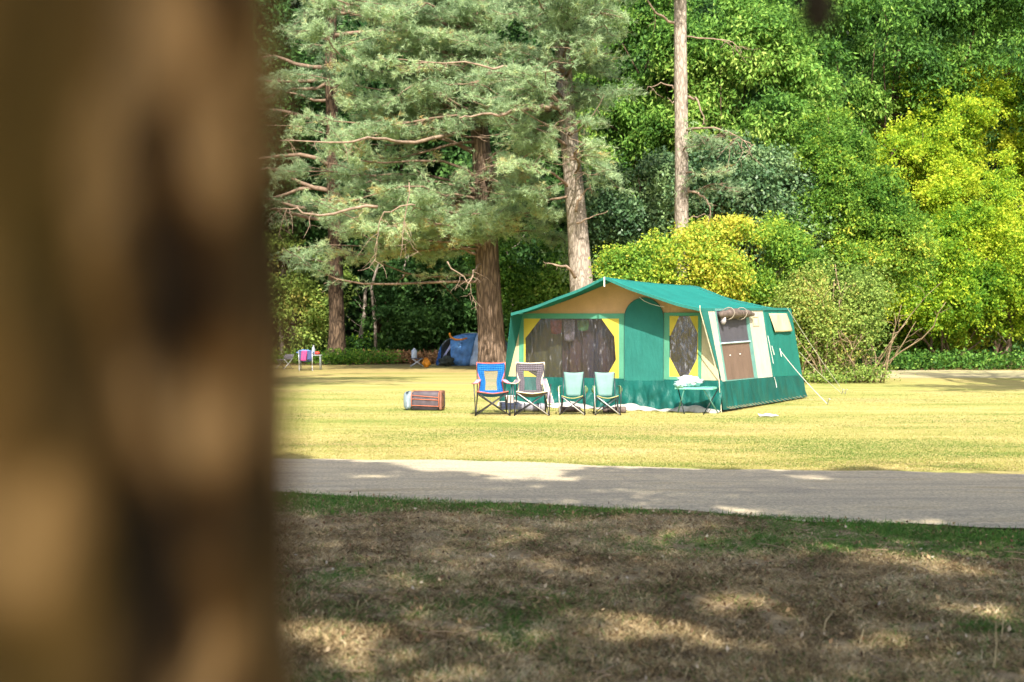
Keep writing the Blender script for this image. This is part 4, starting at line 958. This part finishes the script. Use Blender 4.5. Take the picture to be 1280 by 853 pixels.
# ------------------------------------------------------------------ camp chairs
def STEEL(n='dark_tube_mat', c=(.06, .06, .07)): return plain(n, c, .35, .1, metal=.4, bstr=0)
DK = STEEL(); LT = STEEL('light_tube_mat', (.6, .6, .62))
def big_chair(label, px, py, rot, cloth, mesh_c, trim, arm_c, loose=False):
    g = G(px, py); r = empty('camp_chair', g, rot); r.scale = (1, 1, .93); tag(r, label, 'chair', 'folding camp chairs in front of the green tent')
    w, d = .27, .23; sh = .41
    feet = {(-1, -1): Vector((-.30, -.26, .01)), (1, -1): Vector((.30, -.26, .01)), (-1, 1): Vector((-.27, .26, .01)), (1, 1): Vector((.27, .26, .01))}
    seat = {(-1, -1): Vector((-w, -d, sh+.03)), (1, -1): Vector((w, -d, sh+.03)), (-1, 1): Vector((-w*.9, d, sh-.03)), (1, 1): Vector((w*.9, d, sh-.03))}
    def leg(a, b, m_=DK, rr=.0095):
        mb = MB(); mb.tube([a, b], rr, 7); lo = mb.build('leg', m_, r, True)
        f = MB(); f.tube([a+Vector((0, 0, -.01)), a+Vector((0, 0, .03))], .015, 8); f.build('foot', plain('rubber_mat', (.02, .02, .02), .7), lo)
    for a, b in (((-1, -1), (1, -1)), ((1, -1), (-1, -1)), ((-1, -1), (-1, 1)), ((1, -1), (1, 1)), ((-1, 1), (1, 1)), ((1, 1), (-1, 1)), ((-1, 1), (-1, -1)), ((1, 1), (1, -1))):
        leg(feet[a], seat[b], LT if (a, b) == ((1, -1), (-1, -1)) and not loose is False else DK)
    tops = {}
    for s in (-1, 1):
        mb = MB(); mb.tube([Vector((s*.27, .26, .04)), Vector((s*.25, .25, sh)), Vector((s*.25, .36, .95))], .0095, 7); mb.build('back_post', DK, r, True)
        mb = MB(); mb.tube([Vector((s*.30, -.26, .04)), Vector((s*.33, -.25, .60))], .0095, 7); mb.build('arm_post', DK, r, True)
    def seatf(u, v):
        x = (u-.5)*2*w*(1-.1*v); y = -d-.02+v*(2*d+.02); return Vector((x, y, sh+.03-.06*v-.05*math.sin(math.pi*u)*(.4+.6*v)-.02*math.sin(math.pi*v)+.02*(1-v)*abs(u-.5)*2))
    mb = MB(); mb.grid(seatf, 14, 10); st = mb.build('seat', cloth, r, True, solid=.012)
    mb = MB(); mb.tube([seatf(i/14, 0) for i in range(15)], .011, 6); mb.tube([seatf(0, i/8) for i in range(9)], .009, 6); mb.tube([seatf(1, i/8) for i in range(9)], .009, 6); mb.build('piping', trim, st, True)
    def hw(v): return .255-.055*math.exp(-((v-.62)/.22)**2) if v < .62 else .20+.03*(v-.62)/.38
    def bkf(x, v): # v 0 top .. 1 seat
        z = .97-v*(.97-sh+.03); y = .37-.13*v+.03*math.sin(math.pi*v); return Vector((x, y-.035*math.cos(x/ .25*math.pi/2)*-1*.6, z))
    def bk(u, v): return bkf((u-.5)*2*hw(v), v)+Vector((0, 0, .02*(abs(u-.5)*2)**2*(1-v)))
    # frame of solid cloth round a mesh opening
    mb = MB(); nu, nv = 12, 16
    for j in range(nv):
        for i in range(nu):
            uc, vc = (i+.5)/nu, (j+.5)/nv
            if .22 < uc < .78 and .27 < vc < .90: continue
            mb.add([bk(i/nu, j/nv), bk((i+1)/nu, j/nv), bk((i+1)/nu, (j+1)/nv), bk(i/nu, (j+1)/nv)], [(0, 1, 2, 3)])
    b = mb.build('backrest', cloth, r, True, solid=.010)
    mb = MB(); mb.grid(lambda u, v: bk(.22+.56*u, .26+.65*v)+Vector((0, .004, 0)), 8, 8); mb.build('mesh_panel', mesh_c, b, True)
    mb = MB(); path_ = [bk(0, 1-i/12) for i in range(13)]+[bk(i/8, 0) for i in range(1, 9)]+[bk(1, i/12) for i in range(1, 13)]; mb.tube(path_, .012, 6); mb.build('piping', trim, b, True)
    for s in (-1, 1):
        if loose and s > 0:
            mb = MB(); mb.grid(lambda u, v: Vector((.24+.10*v+.075*(u-.5)*(1+.4*v), .2-.35*v, .68-.46*v)), 3, 8); a_ = mb.build('armrest', arm_c, r, True, solid=.012)
            mb = MB(); mb.tube([Vector((.24+.10*v+.0375*sg*(1+.4*v), .2-.35*v-.005, .68-.46*v)) for sg, v in [(-1, i/6) for i in range(7)]+[(1, 1-i/6) for i in range(7)]], .01, 6); mb.build('piping', trim, a_, True)
            continue
        def armf(u, v): return Vector((s*(.225+.105*v)+s*(u-.5)*.08, .28-.56*v, .66-.05*v-.02*math.sin(math.pi*v)))
        mb = MB(); mb.grid(armf, 3, 8); a_ = mb.build('armrest', arm_c, r, True, solid=.014)
        mb = MB(); mb.tube([armf(0, i/8) for i in range(9)]+[armf(1, 1-i/8) for i in range(9)], .009, 6); mb.build('piping', trim, a_, True)
    return r
def meshmat(name, c, tr):
    m, nt, p = base_mat(name); p.inputs['Base Color'].default_value = (*c, 1); p.inputs['Roughness'].default_value = .8
    T = nt.nodes.new('ShaderNodeBsdfTransparent'); mx = nt.nodes.new('ShaderNodeMixShader'); mx.inputs[0].default_value = tr
    nt.links.new(p.outputs[0], mx.inputs[1]); nt.links.new(T.outputs[0], mx.inputs[2]); nt.links.new(mx.outputs[0], nt.nodes['Material Output'].inputs[0]); return m
big_chair('bright blue camp chair with red piping, left of the purple one', 615, 519, R(4), plain('blue_cloth_mat', (.008, .13, .40), .6, .25, 7), meshmat('blue_mesh_mat', (.14, .14, .16), .6),
          plain('red_piping_mat', (.60, .13, .10), .6), plain('pale_blue_arm_mat', (.35, .40, .62), .6))
big_chair('greyish purple camp chair with cream piping and a loose armrest', 664, 519, R(2), plain('purple_cloth_mat', (.125, .11, .13), .6, .2, 7), meshmat('purple_mesh_mat', (.12, .12, .13), .75),
          plain('cream_piping_mat', (.78, .66, .45), .6), plain('lilac_arm_mat', (.22, .19, .235), .6), loose=True)
def small_chair(label, px, py, rot):
    g = G(px, py); r = empty('camp_chair', g, rot); tag(r, label, 'chair', 'folding camp chairs in front of the green tent')
    mint = MINT; w, d, sh = .19, .17, .33
    def leg(a, b, m_):
        mb = MB(); mb.tube([a, b], .009, 7); lo = mb.build('leg', m_, r, True)
        f = MB(); f.tube([a+Vector((0, 0, -.01)), a+Vector((0, 0, .02))], .013, 8); f.build('foot', plain('rubber_mat', (.02, .02, .02), .7), lo)
    for sx_ in (-1, 1):
        leg(Vector((sx_*.22, -.2, .01)), Vector((-sx_*w, -d, sh)), LT if sx_ > 0 else DK)
        leg(Vector((sx_*.21, .2, .01)), Vector((-sx_*w, d, sh-.02)), DK)
        leg(Vector((sx_*.22, -.2, .01)), Vector((sx_*w, d, sh-.02)), DK)
        leg(Vector((sx_*.21, .2, .01)), Vector((sx_*w, -d, sh)), DK)
        mb = MB(); mb.tube([Vector((sx_*.21, .2, .02)), Vector((sx_*.18, .2, sh)), Vector((sx_*.185, .27, .73))], .008, 7); mb.build('back_post', DK, r, True)
        mb = MB(); mb.tube([Vector((sx_*.22, -.2, .02)), Vector((sx_*.24, -.18, .50)), Vector((sx_*.22, .2, .50))], .008, 7); mb.build('arm_post', LT if sx_ < 0 else DK, r, True)
        mb = MB(); mb.grid(lambda u, v: Vector((sx_*(.225+.05*math.sin(u*math.pi)*math.sin(v*math.pi)), -.19+.2*u, .52-.15*v)), 6, 5); mb.build('arm_pocket', PKT, r, True, solid=.01)
    def seatf(u, v): return Vector(((u-.5)*2*w, -d-.02+v*(2*d), sh-.045*math.sin(math.pi*u)-.02*v+.015))
    mb = MB(); mb.grid(seatf, 10, 8); st = mb.build('seat', mint, r, True, solid=.01)
    mb = MB(); mb.tube([seatf(i/10, 0) for i in range(11)], .008, 6); mb.build('piping', plain('olive_trim_mat', (.38, .36, .14), .7), st, True)
    mb = MB(); mb.grid(lambda u, v: Vector(((u-.5)*2*(.178-.055*v), .27-.09*v-.02*math.sin(u*math.pi), .75-.015*math.sin(u*math.pi)*(1-v)-.43*v)), 10, 10); mb.build('backrest', mint, r, True, solid=.01)
MINT = plain('mint_cloth_mat', (.15, .27, .25), .6, .14, 6); PKT = plain('pocket_mat', (.16, .26, .12), .7, .3, 12)
small_chair('small pale mint camp chair next to the purple one', 716, 518.5, R(-6))
small_chair('small pale mint camp chair closest to the tent door', 758, 518.5, R(3))

# folding table with a plastic bag
g = G(870, 517.5); r = empty('folding_table', g, R(-20)); tag(r, 'low green folding table in front of the small tent window', 'table')
mb = MB(); mb.box((0, 0, .475), (.66, .44, .016)); mb.build('tabletop', plain('table_top_mat', (.10, .42, .34), .5), r, bevel=.005)
mb = MB(); mb.box((0, -.222, .463), (.67, .014, .03)); mb.box((0, .222, .463), (.67, .014, .03)); mb.box((-.333, 0, .463), (.014, .43, .03)); mb.box((.333, 0, .463), (.014, .43, .03)); mb.build('rim', plain('rim_mat', (.22, .55, .42), .5), r)
for s in (-1, 1):
    for k, m_ in ((-1, STEEL('black_leg_mat', (.02, .03, .03))), (1, plain('green_leg_mat', (.12, .32, .28), .4))):
        mb = MB(); mb.tube([Vector((s*.27+k*.10*s, k*.20, 0)), Vector((s*.27-k*.10*s, -k*.20, .455))], .011, 7); mb.build('leg', m_, r, True)
bag = empty('plastic_bag', g+Vector((-.12, 0, .483)), 0); tag(bag, 'crumpled white and pale blue plastic bag on the folding table', 'bag')
import mathutils.noise as mn
def blob(sx_, sy_, sz_, amp, sc, seed, nu=28, nv=16):
    mb = MB()
    def f(u, v):
        a = 2*math.pi*u; b = math.pi*v; d = Vector((math.sin(b)*math.cos(a), math.sin(b)*math.sin(a), math.cos(b)))
        k = 1+amp*mn.noise(d*sc+Vector((seed, 0, 0)))+amp*.5*mn.noise(d*sc*2.3+Vector((0, seed, 0)))
        return Vector((d.x*sx_*k, d.y*sy_*k, max(0, sz_+d.z*sz_*k*1.0)))
    mb.grid(f, nu, nv); return mb
blob(.21, .15, .095, .5, 2.4, 3).build('sack', plain('bag_mat', (.58, .66, .68), .35, .08, 9, bstr=.6), bag, True)
tag(bag)
mb = blob(.11, .08, .045, .6, 3, 9); o = mb.build('handle', plain('bag_blue_mat', (.45, .78, .85), .4), bag, True); o.location = (-.17, -.1, 0)

# cooler bag lying on the grass
g = G(530, 513); r = empty('cooler_bag', g, R(-8)); tag(r, 'dark cool bag with orange stripes lying on its side on the lawn', 'bag')
def rbox(w, d, h, x0, mat_, name, par, bev=.09):
    mb = MB(); mb.box((x0, 0, h/2+.01), (w, d, h)); return mb.build(name, mat_, par, True, bevel=bev)
body = rbox(.58, .34, .36, .06, plain('dark_bag_mat', (.085, .07, .085), .6, .3, 9), 'body', r)
rbox(.17, .33, .35, -.29, plain('silver_bag_mat', (.22, .28, .32), .35, .2, 9), 'silver_end', r)
rbox(.06, .345, .365, .345, plain('brown_bag_mat', (.20, .09, .06), .6, .3, 9), 'base_end', r, .03)
ORG = plain('orange_trim_mat', (.70, .20, .10), .6)
mb = MB()
for z0, z1 in ((.37, .375), (.29, .25), (.22, .20), (.10, .085)):
    y = -.178 if z0 < .3 else -.10
    mb.tube([Vector((-.20, y, z0)), Vector((.05, y-.004, (z0+z1)/2)), Vector((.32, y, z1))], .005, 5)
for x in (-.205, .315): mb.tube([Vector((x, -.176, .07)), Vector((x, -.18, .3)), Vector((x, -.10, .376)), Vector((x, .1, .376))], .0055, 5)
mb.build('piping', ORG, body, True)
mb = MB(); mb.tube([Vector((.37, -.10+.0, .33)), Vector((.42, -.12, .25)), Vector((.42, -.12, .10)), Vector((.375, -.12, .05))], .01, 6); mb.build('handle', plain('black_strap_mat', (.03, .03, .03), .7), r, True)
mb = MB(); mb.tube([Vector((-.2, -.19, .03)), Vector((.3, -.19, .03))], .012, 6); mb.build('strap', plain('black_strap_mat', (.03, .03, .03), .7), r, True)

# paper on the grass
mb = MB(); mb.grid(lambda u, v: Vector(((u-.5)*.32, (v-.5)*.22, .02+.035*abs(math.sin(u*5+v*2))*(v*.7+.3))), 12, 8)
o = mb.build('paper_sheet', plain('paper_mat', (.85, .85, .82), .7), None, False, solid=.004); o.location = G(960, 521.5); tag(o, 'crumpled white paper lying on the lawn right of the tent', 'paper')
# things under and beside the chairs
def roll(label, px, py, L, rr, col, rot):
    g_ = G(px, py); e = empty('rolled_mat', g_+Vector((0, 0, rr)), rot); tag(e, label, 'rolled mat', 'rolled mats at the foot of the tent')
    mb = MB(); mb.tube([Vector((-L/2+L*i/8, 0, .0)) for i in range(9)], [rr*(.9+.1*math.sin(i*2)) for i in range(9)], 14, .05); b_ = mb.build('roll', col, e, True)
    mb = MB()
    for x in (-L*.25, L*.25): mb.tube([Vector((x, math.cos(a)*rr*1.03, math.sin(a)*rr*1.03)) for a in [i*math.pi/6 for i in range(13)]], .008, 5, cap=False)
    mb.build('strap', plain('black_strap_mat', (.03, .03, .03), .7), e)
roll('dark brown rolled mat on the ground behind the mint chair nearest the door', 768, 516.5, .42, .06, plain('brown_roll_mat', (.13, .10, .09), .8, .4, 14), R(-12))
roll('dark brown rolled mat on the ground behind the other mint chair', 712, 515.5, .40, .055, plain('brown_roll_mat', (.13, .10, .09), .8, .4, 14), R(-5))
roll('grey rolled mat lying under the greyish purple camp chair', 664, 515.0, .5, .08, plain('grey_roll_mat', (.28, .28, .32), .8, .4, 10), R(6))
g = G(637, 512); r = empty('storage_box', g+Vector((0, 0, 0)), R(10)); tag(r, 'small pale storage box on a dark crate between the blue and purple chairs', 'box')
mb = MB(); mb.box((0, 0, .09), (.15, .15, .12), taper=1.1); mb.build('tub', plain('tub_mat', (.55, .48, .42), .5), r, bevel=.01); r.location.z = .09
mb = MB(); mb.box((0, 0, .165), (.18, .18, .02)); mb.build('lid', plain('lid_mat', (.7, .68, .62), .5), r, bevel=.005)
e = empty('crate', g+Vector((0, .0, 0)), R(10)); tag(e, 'low dark crate under the small pale box behind the camp chairs', 'crate')
mb = MB()
for z in (.03, .075, .118): mb.box((0, -.14, z), (.34, .012, .034)); mb.box((0, .14, z), (.34, .012, .034)); mb.box((-.17, 0, z), (.012, .27, .034)); mb.box((.17, 0, z), (.012, .27, .034))
mb.box((0, 0, .008), (.34, .27, .012)); mb.box((0, 0, .112), (.32, .26, .006)); mb.build('slats', plain('crate_mat', (.04, .05, .09), .6), e)

# ------------------------------------------------------------------ far camp: blue tent, stool, chairs
g = G(592, 457.5); bt_ = empty('dome_tent', g, R(-14)); tag(bt_, 'small blue tent with an open doorway and orange strap at the wood edge', 'tent')
BLU = plain('blue_tent_mat', (.09, .23, .50), .45, .6, 2.2, bstr=.8, bscale=4); BLL = plain('pale_blue_tent_mat', (.42, .52, .68), .4, .45, 1.6, bstr=.8, bscale=4); BLD = plain('deep_blue_tent_mat', (.02, .10, .32), .5, .3, 2)
hgt, wid, dep = 1.5, 1.75, 2.4
def hoop(t, y, k=1.0): a = math.pi*t; return Vector((-wid*math.copysign(abs(math.cos(a))**.85, math.cos(a))*k, y, hgt*k*max(0, math.sin(a))**.62))
def cr(x, y): return .03*math.sin(x*5+y*3)+.02*math.sin(x*11-y*7)
mb = MB(); mb.grid(lambda u, v: hoop(u, .0+dep*v, 1-.2*v*v)+Vector((0, 0, cr(u*3, v*3))), 30, 12); mb.build('flysheet', BLL, bt_, True, solid=.01)
def face(t0, t1, x0, x1, lean):            # part of the sloping front between the hoop and the ground
    def f(u, v):
        a = hoop(t0+(t1-t0)*u, 0); b = Vector((x0+(x1-x0)*u, -lean, .02)); q = a.lerp(b, v); q.y -= .12*math.sin(math.pi*v)+cr(u*3, v*3); return q
    m_ = MB(); m_.grid(f, 14, 12); return m_
face(.30, .52, -.92, -.05, .5).build('front_panel', BLU, bt_, True, solid=.008)
face(.52, 1.0, -.05, 1.72, .5).build('front_panel', BLL, bt_, True, solid=.008)
face(.04, .16, -1.72, -1.45, .35).build('front_panel', BLD, bt_, True, solid=.008)
mb = MB(); mb.grid(lambda u, v: Vector((-1.62+.12*u+.62*v, -.42+.3*v, .02+1.15*v)), 3, 10); mb.build('door_flap', plain('door_flap_mat', (.36, .38, .58), .6), bt_, True, solid=.01)
mb = MB(); mb.tube([Vector((-1.12, -.2, 1.52)), Vector((-1.02, -.3, 1.34)), Vector((-.78, -.35, 1.22)), Vector((-.5, -.33, 1.22)), Vector((-.22, -.28, 1.30))], [.04, .055, .05, .045, .03], 8); mb.build('strap', plain('orange_strap_mat', (.75, .26, .02), .5), bt_, True)
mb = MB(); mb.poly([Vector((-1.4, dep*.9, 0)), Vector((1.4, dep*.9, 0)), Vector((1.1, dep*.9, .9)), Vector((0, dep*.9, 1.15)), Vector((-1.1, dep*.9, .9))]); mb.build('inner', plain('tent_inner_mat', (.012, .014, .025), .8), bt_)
mb = MB(); mb.poly([Vector((-1.6, 0, .015)), Vector((1.6, 0, .015)), Vector((1.35, dep, .015)), Vector((-1.35, dep, .015))]); mb.build('floor', plain('tent_inner_mat', (.03, .03, .05), .8), bt_)
def shop(px, py): return G(px, py)
g = shop(521, 458.5); r = empty('folding_stool', g, R(10)); tag(r, 'small folding stool left of the blue tent', 'stool')
mb = MB(); mb.box((0, 0, .37), (.5, .36, .03)); mb.build('seat', plain('stool_seat_mat', (.10, .11, .14), .7), r, bevel=.008)
for s in (-1, 1):
    for k in (-1, 1): mb = MB(); mb.tube([Vector((k*.3, s*.17, 0)), Vector((-k*.22, s*.17, .36))], .018, 6); mb.build('leg', LT, r, True)
r = empty('water_container', g+Vector((-.12, 0, .385)), 0); tag(r, 'pale grey water container standing on the folding stool', 'container')
mb = MB(); mb.tube([Vector((0, 0, 0)), Vector((0, 0, .02)), Vector((0, 0, .34)), Vector((0, 0, .40)), Vector((0, 0, .42))], [.12, .13, .13, .06, .05], 14); mb.build('body', plain('container_mat', (.52, .60, .72), .4), r, True)
mb = MB(); mb.tube([Vector((0, 0, .42)), Vector((0, 0, .46))], .045, 12); mb.build('cap', plain('cap_mat', (.6, .65, .72), .4), r, True)
r = empty('orange_bag', G(533, 459.5), 0); tag(r, 'orange bag slumped on the ground beside the blue tent door', 'bag')
blob(.17, .15, .19, .35, 2, 5).build('sack', plain('orange_bag_mat', (.78, .30, .02), .5, .25, 5), r, True)
mb = MB(); mb.tube([Vector((-.1, -.05, .33)), Vector((-.06, -.1, .42)), Vector((.05, -.1, .42)), Vector((.1, -.05, .33))], .014, 6); mb.build('handle', plain('orange_trim_mat', (.7, .25, .05), .6), r, True)
o = blob(.75, .4, .16, .35, 2, 8).build('sleeping_mat', plain('purple_mat_mat', (.055, .03, .12), .6, .3, 4), None, True); o.location = G(538, 452)+Vector((0, 0, .12)); tag(o, 'dark purple padded mat heaped left of the blue tent', 'mat')
o = blob(.35, .3, .22, .5, 2.6, 2).build('clothes_heap', plain('heap_mat', (.05, .06, .05), .8, .5, 8), None, True); o.location = G(558, 458); tag(o, 'dark heap of gear in the blue tent doorway', 'gear')
# far left: table and folding chairs
g = G(388, 462.5); r = empty('camp_table', g, R(3)); tag(r, 'white folding camp table at the left wood edge', 'table')
WHT = plain('table_white_mat', (.26, .29, .31), .5)
mb = MB(); mb.box((0, 0, .60), (.95, .55, .04)); mb.build('tabletop', WHT, r, bevel=.008)
for sx_ in (-1, 1):
    for s in (-1, 1): mb = MB(); mb.tube([Vector((sx_*.42, s*.24, 0)), Vector((sx_*.42, s*.24, .58))], .02, 6); mb.build('leg', WHT, r, True)
r = empty('bottle', g+Vector((.12, .05, .622)), 0); tag(r, 'pale plastic bottle standing on the far camp table', 'bottle')
mb = MB(); mb.tube([Vector((0, 0, 0)), Vector((0, 0, .02)), Vector((0, 0, .26)), Vector((0, 0, .32)), Vector((0, 0, .36))], [.05, .06, .06, .03, .025], 12); mb.build('body', plain('bottle_mat', (.55, .62, .75), .35), r, True)
mb = MB(); mb.tube([Vector((0, 0, .36)), Vector((0, 0, .39))], .03, 10); mb.build('cap', plain('cap2_mat', (.75, .78, .8), .4), r, True)
o = blob(.30, .2, .10, .4, 2.4, 6).build('blue_bag', plain('blue_bag_mat', (.16, .32, .68), .5, .25, 6), None, True); o.location = g+Vector((-.2, -.05, .622)); tag(o, 'light blue bag lying on the far camp table', 'bag')
o = blob(.10, .09, .07, .3, 2.4, 7).build('red_cup', plain('red_cup_mat', (.6, .06, .05), .5), None, True); o.location = g+Vector((.30, -.12, .622)); tag(o, 'small red bundle on the right end of the far camp table', 'bundle')
def far_chair(label, px, py, rot, cl_, pink=False, recl=0):
    g_ = G(px, py); r = empty('folding_chair', g_, rot); tag(r, label, 'chair', 'folding chairs at the left wood edge')
    for s in (-1, 1):
        for a, b in ((Vector((s*.26, -.24, 0)), Vector((s*.26, .2, .40))), (Vector((s*.26, .24, 0)), Vector((s*.26, -.22, .42)))):
            mb = MB(); mb.tube([a, b], .016, 6); mb.build('leg', LT, r, True)
        mb = MB(); mb.tube([Vector((s*.27, .16, .36)), Vector((s*.27+recl*.3, .34+abs(recl)*.2, .80-abs(recl)*.2))], .018, 6); mb.build('back_post', LT, r, True)
    mb = MB(); mb.grid(lambda u, v: Vector(((u-.5)*.5, -.22+.42*v, .41-.04*math.sin(u*math.pi))), 8, 4); mb.build('seat', cl_, r, True, solid=.012)
    mb = MB(); mb.grid(lambda u, v: Vector(((u-.5)*.5+recl*.3*(1-v), .34+abs(recl)*.2*(1-v)-.17*v, .79-abs(recl)*.2*(1-v)-.36*v)), 8, 6); bk_ = mb.build('backrest', cl_, r, True, solid=.012)
    return r
fc = far_chair('dark blue folding chair with a pink cloth in front of the far table', 382, 463.5, R(12), plain('navy_cloth_mat', (.04, .06, .16), .7))
o = MB(); o.grid(lambda u, v: Vector(((u-.5)*.22-.05*v, .02*math.sin(u*6), -.42*v)), 6, 8); o = o.build('pink_cloth', plain('pink_mat', (.42, .05, .19), .6), None, True, solid=.02); o.location = G(380, 463.5)+Vector((0, .1, .80)); o.rotation_euler = (R(-10), 0, R(12)); tag(o, 'pink cloth draped over the dark blue folding chair', 'cloth')
far_chair('grey slatted folding lounger left of the far camp table', 355, 461.5, R(-40), plain('grey_sling_mat', (.20, .19, .22), .7), recl=-.9)
